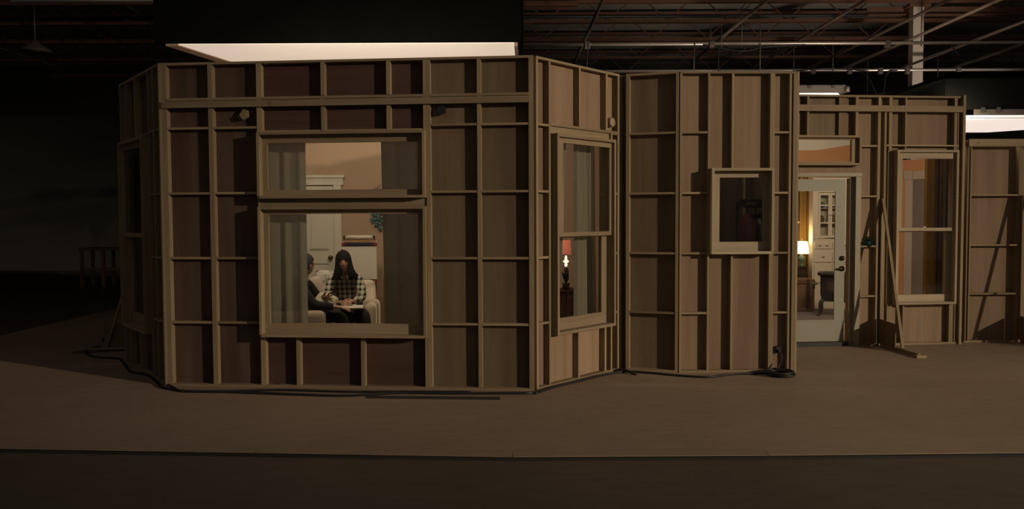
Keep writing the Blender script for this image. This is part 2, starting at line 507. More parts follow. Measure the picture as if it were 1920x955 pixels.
def box_window(name, wloc, rz, u0, u1, z0, z1, label, glass, proud=.07, bt=.024, hung=None, sill=0.0, frame_y=.09, woods=None):
    """a picture-frame box of boards standing proud of the studs, sash and pane set back inside it.
    glass = (g0,g1,zb,zt) ; hung = (z of meeting rail bottom, top, lower glass g0,g1,zb)"""
    w = empty(name, (wloc[0], wloc[1], 0), rz, label, 'window', kind='structure')
    PZ, PX = woods or (globals()['PZ'], globals()['PX'])
    box('frame_board', PZ, (u0, -proud, z0), (u0 + bt, frame_y, z1), w)
    box('frame_board', PZ, (u1 - bt, -proud, z0), (u1, frame_y, z1), w)
    box('frame_board', PX, (u0 + bt, -proud, z1 - bt), (u1 - bt, frame_y, z1), w)
    box('frame_board', PX, (u0 + bt, -proud - sill, z0), (u1 - bt, frame_y, z0 + bt), w)
    a, b = u0 + bt, u1 - bt
    zb, zt = z0 + bt, z1 - bt
    def sash(a, b, zb, zt, g, y0, y1):
        s = box('sash', PX, (a, y0, zb), (b, y1, g[2]), w)          # the bottom rail carries the rest of the sash
        sc = Vector(s.location)
        for nm, m, lo, hi in (('top_rail', PX, (a, y0, g[3]), (b, y1, zt)),
                              ('stile', PZ, (a, y0, g[2]), (g[0], y1, g[3])), ('stile', PZ, (g[1], y0, g[2]), (b, y1, g[3]))):
            box(nm, m, [lo[i] - sc[i] for i in range(3)], [hi[i] - sc[i] for i in range(3)], s)
        ym = (y0 + y1) / 2
        box('pane', GLASS, [g[0] - sc[0], ym - .002 - sc[1], g[2] - sc[2]], [g[1] - sc[0], ym + .002 - sc[1], g[3] - sc[2]], s)
        return s
    if not hung:
        sash(a, b, zb, zt, glass, .012, .05)
    else:
        m0, m1, l0, l1, lb = hung
        sash(a, b, m0, zt, (glass[0], glass[1], m1, glass[3]), -.035, .003)
        sash(a, b, zb, m0 + .01, (l0, l1, lb, m0 - .012), .020, .058)
    return w

# ------------------------------------------------------------------ the warehouse and the floors
def poly_slab(name, mat, poly, z0, z1, kind='structure', label=None, cat=None):
    o = prism(name, mat, poly, z0, z1, axis='Z')
    return props(o, label, cat, kind=kind)
poly_slab('floor', CONC, [(-22, -8), (22, -8), (22, 30), (-22, 30)], -.20, -.022, label='dark concrete warehouse floor in front of and around the set', cat='floor')
poly_slab('floor_stage', STAGE, [(-7.0, 5.93), (-3.563, 5.70), (-1.743, 5.57), (0, 5.445), (1.7, 5.455), (3.42, 5.49), (7.2, 5.57), (13, 5.72), (13, 17.5), (-7.07, 17.5)],
          -.0215, 0.0, label='scuffed brown stage floor that the set stands on', cat='floor')
edge = [(-7.0, 5.93), (-3.563, 5.70), (-1.743, 5.57), (0, 5.445), (1.7, 5.455), (3.42, 5.49), (7.2, 5.57)]
t = empty('trim_1', (0, 0, 0), 0, 'thin nosing board along the front edge of the stage floor', 'trim', kind='structure')
for p, q in zip(edge[:-1], edge[1:]):
    prism('nosing', STAGE, [(p[0], p[1] - .025), (q[0] - .004, q[1] - .025), (q[0] - .004, q[1] + .065), (p[0], p[1] + .065)], .0006, .007, t, 'Z')
    prism('edge_strip', STRIPM, [(p[0], p[1] - .035), (q[0], q[1] - .035), (q[0], q[1] - .0006), (p[0], p[1] - .0006)], -.0212, -.006, t, 'Z')
props(box('wall_back', DARKW, (-22, 26, -.02), (22, 26.2, 6.6)), 'dark rear wall of the warehouse behind everything', 'wall', kind='structure')
props(box('wall_left', DARKW, (-17.2, 4, -.02), (-17, 26, 6.6)), 'dark side wall of the warehouse beyond the set', 'wall', kind='structure')
ceil = empty('ceiling', (0, 0, 0), 0, 'dark ribbed metal roof deck above the red joists', 'ceiling', kind='structure')
for k in range(14):
    box('deck_panel', DECK, (-17 + k * 2.8, 9.5, 6.36 + .012 * (k % 2)), (-14.22 + k * 2.8, 26, 6.40 + .012 * (k % 2)), ceil)

# steel joists
WEB = {}
def joist(x0, x1, y, z, thick=.07, label=''):
    j = empty('roof_joist', (0, y, z), 0, label, 'joist', 'red steel roof joists')
    box('bottom_chord', REDST, (x0, -.06, 0), (x1, .06, thick), j)
    box('top_chord', REDST, (x0, -.06, .60), (x1, .06, .66), j)
    n = int((x1 - x0) / .62)
    st = (x1 - x0) / n
    for i in range(n):
        a, b = x0 + i * st, x0 + (i + 1) * st
        p, q = ((a, 0, thick), (b, 0, .60)) if i % 2 == 0 else ((a, 0, .60), (b, 0, thick))
        key = (i % 2, round(st, 3), thick)
        if key in WEB:
            link_mesh('web_bar', WEB[key].data, None, j, (Vector(p) + Vector(q)) / 2, WEB[key].rotation_euler)
        else:
            WEB[key] = beam('web_bar', REDST, p, q, .022, .022, j)
    return j
for y, z, th, lab in ((15.8, 5.62, .09, 'red steel roof joist nearest the set, highest in view'),
                      (17.4, 5.62, .06, 'red steel roof joist, second from the front'),
                      (19.2, 5.62, .08, 'red steel roof joist, third from the front'),
                      (21.3, 5.62, .06, 'red steel roof joist, fourth from the front'),
                      (23.6, 5.62, .06, 'red steel roof joist farthest back near the rear wall')):
    joist(-13, 17, y, z, th, lab)
g = empty('girder', (0, 15.7, 5.5), 0, 'short red steel beam bolted under the front joist beside the black skirt', 'beam')
box('flange', REDST, (.1, -.05, 0), (1.25, .05, .015), g); box('web', REDST, (.1, -.01, .015), (1.25, .01, .12), g); box('flange', REDST, (.1, -.05, .1201), (1.25, .05, .135), g)
tube('conduit', BLK, [(-13, 16.6, 5.57), (17, 16.6, 5.57)], .035).update_tag()
props(bpy.data.objects['conduit'], 'black conduit running across below the roof joists', 'pipe')
c = empty('column', (7.75, 16, 0), 0, 'white painted steel column rising behind the set on the right', 'column', kind='structure')
box('shaft', COLW, (-.10, -.09, 0), (.10, .09, 5.56), c); box('base_plate', COLW, (-.17, -.16, 0), (.17, .16, .02), c); box('cap_plate', REDST, (-.2, -.16, 5.56), (.2, .16, 5.61), c)
gb = empty('girder', (7.75, 16, 5.46), 0, 'red steel girder resting beside the white column under the joists', 'beam')
box('web', REDST, (-.9, .10, 0), (4.2, .13, .15), gb); box('flange', REDST, (-.9, .05, -.02), (4.2, .18, 0), gb)

# ------------------------------------------------------------------ pipe grid
def pipe(p, q, r, label, mat=None, clamps=()):
    o = tube('grid_pipe', mat or STEEL, [p, q], r, n=10)
    props(o, label, 'pipe', 'lighting grid pipes')
    c0 = o.location
    for cp in clamps:
        v = Vector(cp) - c0
        box('clamp', STEELD, (v.x - .045, v.y - .045, v.z - .075), (v.x + .045, v.y + .045, v.z + .04), o, bevel=.012)
    return o
pipe((-.3, 13.1, 4.3), (11.5, 13.1, 4.3), .026, 'long level grid pipe crossing high above the set, in front of the lower one', clamps=[(x, 13.1, 4.3) for x in (1.19, 3.14, 5.9, 8.26)])
pipe((1.0, 15.5, 4.3), (12, 15.5, 4.3), .026, 'level grid pipe just over the wall tops on the right, behind the white column line', clamps=[(x, 15.5, 4.3) for x in (5.6, 6.28, 6.85, 7.35, 8.3)])
pipe((-6.2, 10.4, 4.3), (-2.5, 10.4, 4.3), .024, 'short pipe end showing beside the big black skirt at the upper left')
for x, m, lab in ((1.18, STEELD, 'steep grid pipe receding just right of the big black skirt'),
                  (3.28, STEELD, 'dull grid pipe receding over the small boxed window'),
                  (4.55, STEELD, 'thin dull grid pipe receding over the door wall'),
                  (5.62, STEELD, 'brown grid pipe receding left of the white column'),
                  (6.28, STEEL, 'shiny grid pipe receding across the white column'),
                  (7.35, STEEL, 'shiny grid pipe receding right of the white column'),
                  (8.3, STEELD, 'grid pipe receding at the far right of the grid')):
    pipe((x, 9.2, 4.352), (x - .05, 15.6 if x > 4 else 15.0, 4.352), .024, lab, m)
# hanger rods and stub pipes of the grid
for i, (x, y, z0, z1, lab) in enumerate(((2.86, 13.05, 3.52, 4.33, 'hanger rod dropping from the pipe left of the small window'), (3.13, 13.115, 4.25, 4.62, 'stub rod standing on the long pipe over the middle wall'),
                             (3.89, 13.05, 3.50, 5.0, 'clamped hanger rod above the small boxed window'), (3.62, 13.115, 4.25, 4.85, 'taller stub rod standing on the long pipe'),
                             (3.30, 13.115, 4.2, 4.55, 'short hook rod on the long pipe over the middle wall'), (5.95, 15.44, 4.25, 5.0, 'hanger rod between the two level pipes'),
                             (6.45, 13.14, 4.25, 5.1, 'tall hanger rod right of the white column'), (6.238, 14.6, 3.2, 4.36, 'thin drop wire with a knob over the door wall'),
                             (8.2, 13.05, 3.6, 4.9, 'hanger rod at the right end of the grid'), (7.31, 14.3, 3.4, 4.36, 'drop wire below the right receding pipe'))):
    o = tube('hanger_rod', STEELD, [(x, y, z0), (x, y, z1)], .008, n=6)
    props(o, lab, 'rod', 'hanger rods of the grid')
    if i in (0, 2, 7, 9):
        box('rod_clamp', STEELD, (-.022, -.022, (z0 - z1) / 2), (.022, .022, (z0 - z1) / 2 + .07), o)
for k, (pts, lab) in enumerate(((((6.9, 13.1, 4.27), (7.05, 13.1, 4.1), (7.3, 13.1, 4.2), (7.6, 13.1, 4.27)), 'black cable drooping from the long pipe near the column'),
                             (((8.5, 12.6, 4.3), (8.45, 12.6, 3.8), (8.7, 12.6, 3.5), (9.0, 12.6, 3.45)), 'pale cable curling down at the far right of the grid'),
                             (((5.2, 15.45, 4.27), (5.9, 15.45, 4.33), (6.6, 15.45, 4.27)), 'dark cable run along the lower level pipe'),
                             (((3.0, 13.07, 4.27), (3.6, 13.07, 4.18), (4.0, 13.07, 4.24), (4.6, 13.07, 4.27)), 'black cable swag under the long pipe over the middle wall'),
                             (((6.9, 15.46, 3.62), (6.95, 15.46, 4.2), (7.2, 15.49, 4.30)), 'thin cable dropping past the black skirt behind the column'))):
    o = tube('grid_cable', STEELD if k == 1 else RUB, spline(pts, 8), .012, n=6)
    props(o, lab, 'cable')
st = empty('safety_strap', (1.13, 12.9, 3.5), 0, 'small hanging tie with red tape just above the side window wall', 'strap')
tube('wire', STEELD, [(0, 0, -.3), (.02, 0, .05), (.06, .0, .80)], .008, st); box('tape', REDTAPE, (-.03, -.025, -.02), (.03, .025, .12), st); box('clip', WHT, (-.02, -.02, .13), (.03, .02, .19), st)
st = empty('fixture_label', (6.55, 14.9, 3.72), 0, 'small red taped tag hanging under the grid beside the column', 'tag')
box('tag', REDTAPE, (-.05, -.01, -.03), (.02, .01, .02), st); box('tag', REDTAPE, (.05, -.01, -.05), (.13, .01, 0), st); tube('wire', STEELD, [(-.015, 0, .02), (-.06, .2, .35), (-.10, .59, .58)], .006, st)

# ------------------------------------------------------------------ overhead soft lights
def softlight_left():
    s = empty('soft_box', (-1.85, 9.17, 3.5), 0, 'huge overhead soft light with black skirt above the front wall of the set', 'light')
    prism('diffuser', SILK, [(-1.80, 0), (1.885, 0), (1.93, 2.5), (-1.17, 2.5)], 0, .012, s, 'Z')
    prism('edge_band', SILKE, [(-1.94, -.004), (-1.80, -.004), (-1.17, 2.5), (-1.34, 2.5)], -.012, .012, s, 'Z')
    prism('edge_band', SILKE, [(1.885, -.004), (1.925, -.004), (1.97, 2.5), (1.93, 2.5)], -.03, .012, s, 'Z')
    box('skirt', BLACKC, (-2.05, -.04, .02), (1.96, -.015, 1.15), s)
    prism('skirt_side', BLACKC, [(-.04, -.36), (2.5, -.36), (2.5, 1.15), (-.04, 1.15)], 1.975, 1.99, s, 'X')
    box('skirt_side', BLACKC, (1.93, -.014, -.16), (1.962, .02, .02), s)
    prism('skirt_side', BLACKC, [(-2.05, -.014), (-2.03, -.014), (-1.43, 2.5), (-1.45, 2.5)], .02, 1.15, s, 'Z')
    box('skirt_back', BLACKC, (-1.45, 2.5, .02), (1.96, 2.52, 1.15), s)
    box('skirt_top', BLACKC, (-2.03, -.014, 1.15), (1.97, 2.52, 1.17), s)
softlight_left()
def softlight_mid():
    s = empty('soft_box', (4.2, 12.5, 3.42), 0, 'pale boxed soft light showing above the door wall', 'light')
    box('side', GREYM, (-1.4, 0, .02), (.83, .02, .125), s)
    box('end', GREYM, (.83, 0, .03), (.85, 1.6, .12), s)
    prism('diffuser', SILKB, [(-1.4, 0.0), (.70, 0.0), (.83, .25), (.83, 1.6), (-1.4, 1.6)], -.03, .018, s, 'Z')
    box('top', GREYM, (-1.4, .021, .126), (.83, 1.6, .14), s)
    for x in (-.2, .25, .6):
        box('clip', BLK, (x, -.012, .09), (x + .05, -.001, .13), s)
    for x in (-.9, .3): box('hanger_strap', BLK, (x, .8, .141), (x + .012, .812, .88), s)
    lathe('knuckle', STEELD, [(.02, -.03), (.035, -.02), (.035, .05), (.02, .06)], (.83, -.03, .05), s, 10)
softlight_mid()
def softlight_right():
    s = empty('soft_box', (6.6, 10.8, 2.85), 0, 'bright white soft light box at the right end above the low wall', 'light')
    prism('diffuser', SILKB, [(-1.02, 0), (2.6, 0), (2.6, .7), (1.0, 1.25), (.55, 1.7), (-.95, 1.7)], -.012, 0, s, 'Z')
    box('side', GREYM, (-.60, -.015, .04), (2.6, .005, .115), s)
    box('lip', SILKB, (-1.0, -.016, .006), (2.6, .004, .038), s)
    box('seam', BLK, (-1.0, -.018, .0005), (2.6, .003, .0055), s)
    for x in (-.52, -.32, .05, .42): box('clip', BLK, (x, -.03, .075), (x + .05, -.016, .14), s)
    box('skirt', BLACKC, (-.95, .01, .116), (2.6, .03, .515), s)
    prism('skirt_side', BLACKC, [(-.97, .02), (-.95, .02), (-.55, 1.7), (-.57, 1.7)], .16, .515, s, 'Z')
    box('skirt_top', BLACKC, (-.95, .031, .516), (2.6, 1.75, .53), s)
softlight_right()
o = prism('black_drape', BLACKC, [(5.2, 3.42), (5.84, 3.49), (6.75, 3.78), (9.5, 3.78), (9.5, 3.15), (5.2, 3.15)], 12.72, 12.75)
props(o, 'black cloth teaser hanging behind the door wall with a sloping top edge', 'drape')

# ------------------------------------------------------------------ front wall
w, L = wall_frame('wall_front', B, C, 'large bare framed front wall holding the two stacked picture windows')
AF = w.rotation_euler[2]
plates(w, 0, L)
for a, b in ((.0, .032), (.034, .074), (.478, .522), (3.01, 3.045), (3.479, L)):
    stud(w, a, b)
stud(w, .945, .992, 2.392, 3.028); stud(w, .945, .962, .50, 2.39); stud(w, .945, .992, .024, .485)
stud(w, 2.541, 2.578)
stud(w, 2.514, 2.540, 2.392, 3.028); stud(w, 2.514, 2.540, .024, .485)
for u in (1.559, 2.174):
    stud(w, u, u + .036, 2.725, 3.028, name='cripple'); stud(w, u, u + .036, 2.392, 2.70, name='cripple')
for u in (1.289, 1.907):
    stud(w, u, u + .037, .024, .485, name='cripple')
box('ledger', PX, (.036, -.022, 2.628), (L - .03, -.001, 2.688), w)
rail(w, .076, L - .04, 2.708, .024, -.004, ST - .002)
for z in (2.44, 1.83, 1.22, .61):
    for a, b in ((.076, .477), (.523, .944), (2.58, 3.009), (3.046, 3.478)):
        rail(w, a, b, z)
box('rail', PX, (.965, .012, 1.70), (2.54, ST, 1.775), w)
box('rail', PX, (.993, .004, 2.392), (2.51, ST, 2.41), w)
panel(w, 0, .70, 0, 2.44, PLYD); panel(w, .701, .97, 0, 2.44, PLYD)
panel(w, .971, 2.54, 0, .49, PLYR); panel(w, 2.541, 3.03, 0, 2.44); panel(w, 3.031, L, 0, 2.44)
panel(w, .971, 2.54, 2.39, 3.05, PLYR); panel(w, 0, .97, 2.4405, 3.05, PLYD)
panel(w, 2.541, 3.03, 2.4405, 3.05); panel(w, 3.031, L, 2.4405, 3.05)
panel(w, .971, 2.54, 1.69, 1.80, PLY)
for u, z in ((.80, 2.56), (2.66, 2.575)):
    h = empty('corner_block', (B[0] + u * math.cos(AF), B[1] + u * math.sin(AF), z), AF,
              'small angled wood block on the front wall left of the windows' if u < 1 else 'small dark angled block on the front wall right of the windows', 'block')
    prism('block', PZ if u < 1 else BLK, [(-.03, .0), (.0, -.045), (.055, -.02), (.05, .04), (.01, .055)], .018, ST - .001, h)
    prism('plate', BLK, [(-.06, -.01), (-.03, -.05), (-.012, -.044), (-.034, .0)], .02, ST - .002, h)
box_window('window_1', B, AF, .964, 2.538, 1.776, 2.388, 'wide transom picture window at the top of the front wall, above the seated pair',
           (1.035, 2.455, 1.856, 2.292), sill=.012)
box_window('window_2', B, AF, .964, 2.538, .488, 1.698, 'large lower picture window through which two seated people show',
           (1.035, 2.455, .606, 1.632), sill=.012)

# ------------------------------------------------------------------ left side of the bay
w, L = wall_frame('wall_bay_left', A, B, 'dark framed side wall of the bay in shadow at the left')
AB = w.rotation_euler[2]
plates(w, 0, L)
for a, b in ((0, .03), (.22, .25), (1.12, 1.15), (1.30, 1.33), (L - .04, L)):
    stud(w, a, b)
stud(w, .62, .65, 2.4, 3.028, name='cripple'); stud(w, .62, .65, .024, .44, name='cripple')
for z in (2.44, 1.83, 1.22, .61):
    for a, b in ((.031, .219), (1.151, 1.299), (1.331, L - .041)): rail(w, a, b, z)
rail(w, .251, 1.119, 2.43)
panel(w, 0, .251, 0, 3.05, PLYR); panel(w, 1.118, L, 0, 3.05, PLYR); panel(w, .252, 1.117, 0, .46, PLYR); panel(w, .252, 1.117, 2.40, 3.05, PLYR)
box_window('window_3', A, AB, .16, 1.118, .452, 2.40, 'dark narrow sash window in the shadowed left bay wall', (.25, 1.03, 1.45, 2.31), hung=(1.408, 1.448, .27, 1.01, .60))

# ------------------------------------------------------------------ right side of the bay
w, L = wall_frame('wall_bay_right', C, D, 'lit angled wall of the bay holding the tall sash window')
CD = w.rotation_euler[2]
plates(w, .04, L)
for a, b in ((.04, .068), (.224, .250), (1.343, L)):
    stud(w, a, b)
stud(w, 1.226, 1.252, 0.024, 2.44); stud(w, 1.135, 1.165, 2.465, 3.028); stud(w, 1.118, 1.148, .024, .488)
stud(w, .688, .714, 2.465, 3.028, name='cripple'); stud(w, .672, .698, .024, .488, name='cripple')
rail(w, .251, 1.34, 2.452, .024, -.002)
box('header', PX, (.251, .02, 2.372), (1.22, ST, 2.438), w)
for z in (2.44, 1.83, 1.22, .61):
    rail(w, .069, .223, z); rail(w, 1.254, 1.342, z)
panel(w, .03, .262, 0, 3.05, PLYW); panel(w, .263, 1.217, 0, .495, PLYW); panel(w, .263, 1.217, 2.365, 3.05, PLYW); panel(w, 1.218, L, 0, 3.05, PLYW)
box_window('window_4', C, CD, .263, 1.217, .486, 2.368, 'tall sash window in the lit bay wall, red lamp glowing behind it',
           (.40, 1.150, 1.448, 2.288), hung=(1.408, 1.448, .405, 1.09, .628), bt=.03)
dsc = empty('wood_disc', (C[0] + 1.27 * math.cos(CD), C[1] + 1.27 * math.sin(CD), 2.555), CD, 'round wooden disc on the bay wall above the tall sash window', 'disc')
lathe('disc', PZ, [(.045, 0), (.048, .006), (.048, .045), (.045, .05)], (0, .058, 0), dsc, 18, (math.pi / 2, 0, 0))

# ------------------------------------------------------------------ middle walls
w, L = wall_frame('wall_middle_corner', D, E_, 'narrow framed wall turned toward the corner between bay and middle wall')
plates(w, .068, L)
stud(w, .068, .104); stud(w, L - .028, L)
stud(w, .0, .02, 0.024, 3.03, .03, .09, 'corner_post')
for z in (2.44, 1.83, 1.22, .61): rail(w, .105, L - .029, z)
panel(w, -.04, L, 0, 2.44); panel(w, -.04, L, 2.4405, 3.05)
w, L = wall_frame('wall_middle', E_, F, 'framed middle wall holding the small boxed window')
EF = w.rotation_euler[2]
plates(w, .014, L - .005)
for a, b in ((.014, .036), (.299, .318), (1.128, 1.150), (1.168, L)):
    stud(w, a, b)
stud(w, .957, .978)
stud(w, .541, .562, 2.078, 3.028, name='cripple'); stud(w, .541, .562, .024, 1.212, name='cripple')
stud(w, .932, .956, 2.078, 3.028); stud(w, .932, .956, .024, 1.212)
for z in (2.44, 1.83, 1.22, .61):
    rail(w, .037, .298, z); rail(w, .979, 1.127, z)
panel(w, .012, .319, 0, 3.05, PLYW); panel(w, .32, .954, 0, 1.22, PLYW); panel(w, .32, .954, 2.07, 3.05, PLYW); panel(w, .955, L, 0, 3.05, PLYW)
box('return_stud', PZ, (L + .001, .0, .0), (L + .02, .085, 3.05), w)
box_window('window_5', E_, EF, .320, .955, 1.213, 2.076, 'small square boxed window in the middle wall, dark inside', (.424, .872, 1.334, 1.986), proud=.078, bt=.026, woods=(PZP, PXP))
ou = empty('power_outlet', (E_[0] + 1.053 * math.cos(EF), E_[1] + 1.053 * math.sin(EF), .224), EF, 'black power outlet with plug low on the middle wall above the cable coil', 'outlet')
box('box', BLK, (-.028, .03, -.035), (.028, ST, .035), ou, .006); box('plug', RUB, (-.015, .004, -.03), (.015, .03, .0), ou, .005)

# ------------------------------------------------------------------ door wall on the right
GP, GA = (3.2, 9.955), R(6.0)
def gpt(u, y, z=0):
    return (GP[0] + u * math.cos(GA) - y * math.sin(GA), GP[1] + u * math.sin(GA) + y * math.cos(GA), z)
w = empty('wall_right', (GP[0], GP[1], 0), GA, 'framed door wall on the right with the glazed door and tall window', 'wall', kind='structure')
L = 2.364
box('top_plate', PX, (-.17, -.002, 3.026), (L - .034, ST, 3.05), w)
box('bottom_plate', PX, (1.05, -.002, 0), (L - .034, ST, .024), w)
box('ledger', PX, (-.17, -.026, 2.852), (L - .034, -.001, 2.926), w)
for a, b, z0, z1 in ((.353, .376, 2.565, 3.025), (.966, 1.000, 2.565, 3.025), (1.251, 1.286, .024, 2.851), (1.336, 1.362, .024, 2.851),
                     (1.393, 1.432, 2.391, 3.025), (1.600, 1.617, 2.391, 3.025), (2.237, 2.274, 2.391, 3.025), (1.255, 1.286, 2.927, 3.025)):
    stud(w, a, b, z0, z1)
stud(w, 1.606, 1.627, .024, .503, name='cripple'); stud(w, 2.214, 2.268, .024, .503, name='cripple')
stud(w, 2.262, 2.272, .504, 2.39); stud(w, 2.284, 2.297, .024, 2.851); stud(w, 2.331, L, 0, 3.06, -.03)
stud(w, 1.40, 1.47, .024, .503); stud(w, 1.393, 1.463, .504, 2.388, .01)
box('nailing_board', PLYW, (.768, .03, 2.565), (.872, ST, 3.025), w)
for z in (2.44, 1.83, 1.22, .61):
    rail(w, 1.05, 1.250, z); rail(w, 2.298, 2.329, z)
rail(w, 1.363, 2.283, 2.447, .018, -.004, .03)
panel(w, -.17, .80, 2.56, 3.05, PLY); panel(w, .801, 1.0, 2.56, 3.05, PLYW); panel(w, 1.001, 1.44, 0, 3.05, PLYW); panel(w, 1.441, 2.26, 2.38, 3.05, PLYW); panel(w, 1.441, 2.26, 0, .51, PLYW)
panel(w, 2.261, L, 0, 3.05, PLYW); panel(w, -.17, 1.0, 2.12, 2.21, PLYW)
box_window('window_6', GP, GA, -.15, 1.03, 2.204, 2.562, 'transom window directly above the glazed door', (-.10, .925, 2.250, 2.515), proud=.03, bt=.026)
box_window('window_7', GP, GA, 1.468, 2.262, .505, 2.390, 'tall sash window on the right wall with gold curtain behind', (1.552, 2.205, 1.443, 2.285), hung=(1.404, 1.443, 1.555, 2.165, .618), proud=.07, bt=.028, woods=(PZP, PXP))

w7 = bpy.data.objects['window_7']
lathe('sash_lock', WHT, [(.022, 0), (.024, .006), (.014, .018), (.004, .020)], (1.852, -.018, 1.4435), w7, 12)
d = empty('door_1', (GP[0], GP[1], 0), GA, 'grey full-glass door standing closed in the right wall', 'door', kind='structure')
box('jamb', CASE, (.972, -.02, 0), (1.038, .12, 2.066), d)
box('jamb', CASE, (.925, .03, 0.0), (.971, .12, 2.05), d)
box('head_casing', CASE, (-.08, -.03, 2.067), (1.045, .12, 2.112), d)
box('threshold', BLK, (-.05, .02, .0), (.924, .12, .05), d)
lf = box('door_leaf', DOORG, (.0, .065, .056), (.882, .105, .304), d)
lc = Vector(lf.location)
def lp(nm, m, lo, hi): box(nm, m, [lo[i] - lc[i] for i in range(3)], [hi[i] - lc[i] for i in range(3)], lf)
lp('stile', DOORG, (.768, .065, .304), (.882, .105, 2.04)); lp('stile', DOORG, (0, .065, .304), (.11, .105, 2.04))
lp('top_rail', DOORG, (.11, .065, 1.912), (.768, .105, 2.04))
lp('pane', GLASS, (.11, .083, .304), (.768, .087, 1.912))
for lo, hi in (((.752, .058, .304), (.767, .064, 1.912)), ((.11, .058, .304), (.751, .064, .322)), ((.11, .058, 1.894), (.751, .064, 1.912))):
    lp('glazing_bead', DOORG, lo, hi)
lathe('deadbolt', BRASS, [(.028, 0), (.03, .012), (.018, .018), (.016, .03)], (.848, .064, 1.075), d, 14, (math.pi / 2, 0, 0))
hd = lathe('handle', BRASS, [(.032, 0), (.033, .010), (.016, .016), (.014, .045)], (.848, .064, .948), d, 14, (math.pi / 2, 0, 0))
tube('lever', BRASS, [(0, 0, .042), (-.04, .003, .046), (-.095, -.006, .044)], .010, hd)

# low wall at the right edge
w = empty('wall_far_right', (5.66, 10.31, 0), R(2), 'lower framed wall at the right edge of the set', 'wall', kind='structure')
box('top_plate', PX, (.004, -.024, 2.445), (1.6, -.001, 2.538), w)
box('bottom_plate', PX, (0, -.002, 0), (1.6, .09, .022), w)
for a, b, y1 in ((.006, .022, .09), (.044, .060, .09), (.660, .708, .09), (1.3, 1.34, .09)): stud(w, a, b, .022, 2.444, 0, y1)
for z in (1.844, 1.22, .61):
    rail(w, .061, .659, z, .02, .003, .09); rail(w, .709, 1.299, z, .02, .003, .09)
box('plywood_panel', PLYW, (0, .09, 0), (.66, .102, 2.53), w); box('plywood_panel', PLYW, (.661, .09, 0), (1.6, .102, 2.53), w)

# stage jacks
def jack(loc, rz, top, foot, label, dark=False, gusset=True):
    j = empty('stage_jack', loc, rz, label, 'brace', 'stage jacks bracing the walls')
    beam('brace', PZ, (0, -.02, top), (0, -foot * .60, .05), .022, .032, j, up=(1, 0, 0))
    box('foot', PY, (-.014, -foot, .001), (.014, -.03, .042), j)
    box('post', PZ, (-.02, -.029, .043), (.02, -.003, top), j)
    if gusset:
        prism('gusset', PLY, [(-.03, .043), (-.41, .043), (-.41, .315), (-.03, .335)], -.034, -.022, j, 'X')
    box('block', PX, (-.06, -foot - .06, .001), (.05, -foot - .001, .03), j)
    return j
p = gpt(1.318, 0); jack((p[0], p[1], 0), GA + R(-2), 1.80, .86, 'wooden jack brace bracing the door wall between door and tall window')
jack((5.66 + .71, 10.325, 0), R(2), 1.84, .9, 'wooden jack brace at the right edge against the low wall')
jack((-4.535, 9.98, 0), R(-85), 1.15, .62, 'wooden jack brace in the dark behind the left bay wall')

tp = empty('tape_roll', gpt(1.17, .03, 1.2325), GA, 'teal roll of tape sitting on a rail right of the door', 'tape')
lathe('roll', TEALT, [(.030, 0), (.052, 0), (.052, .05), (.030, .05), (.028, .025)], (0, 0, 0), tp, 18)
lathe('roll', TEALT, [(.012, 0), (.022, .002), (.022, .05), (.012, .056)], (-.01, 0, .0505), tp, 12)

# ------------------------------------------------------------------ room behind the front windows
props(prism('wall_rear', TAN, [(-4.95, 0), (1.5, 0), (1.5, 3.1), (-4.95, 3.1)], 11.4, 11.46), 'tan painted rear wall of the sitting room seen through the front windows', 'wall', kind='structure')
props(prism('wall_room_left', TAN, [(-4.20, 9.13), (-4.88, 11.39), (-4.94, 11.39), (-4.26, 9.12)], 0, 3.05, axis='Z'), 'tan side wall of the sitting room hidden beyond the left bay', 'wall', kind='structure')
props(prism('wall_divider', TAN, [(1.21, 8.68), (1.27, 8.68), (1.34, 11.39), (1.28, 11.39)], 0, 3.05, axis='Z'), 'tan partition between sitting room and closet', 'wall', kind='structure')
props(box('baseboard_rear', WHT, (-2.33, 11.38, 0), (1.27, 11.399, .14)), 'white baseboard along the tan rear wall', 'baseboard', kind='structure')
d = empty('door_2', (-2.85, 11.4, 0), 0, 'white six-panel door in the tan rear wall behind the seated woman', 'door', kind='structure')
lf = box('door_leaf', WHT, (-.405, -.03, .01), (.405, -.002, 2.03), d)
lc = Vector(lf.location)
for x in (-.31, .09):
    for z0, z1 in ((.20, .95), (1.17, 1.66), (1.76, 1.93)):
        pn = box('panel', WHT, (x - lc.x, -.036 - lc.y, z0 - lc.z), (x + .22 - lc.x, -.0305 - lc.y, z1 - lc.z), lf, .004)
        box('moulding', DOORG, (x - .022 - lc.x, -.0335 - lc.y, z1 + .001 - lc.z), (x + .242 - lc.x, -.0305 - lc.y, z1 + .02 - lc.z), lf)
        box('moulding', DOORG, (x - .022 - lc.x, -.0335 - lc.y, z0 - .02 - lc.z), (x + .242 - lc.x, -.0305 - lc.y, z0 - .001 - lc.z), lf)
for x in (-.51, .41): box('casing', WHT, (x, -.045, 0), (x + .10, -.002, 2.045), d)
box('casing', WHT, (-.54, -.05, 2.046), (.54, -.002, 2.145), d); box('cornice', WHT, (-.56, -.075, 2.146), (.56, -.002, 2.18), d)
lathe('door_knob', BRASS, [(.03, 0), (.03, .008), (.012, .014), (.012, .035), (.03, .048), (.028, .068), (.012, .075)], (.36, -.03, 1.05), d, 14, (math.pi / 2, 0, 0))

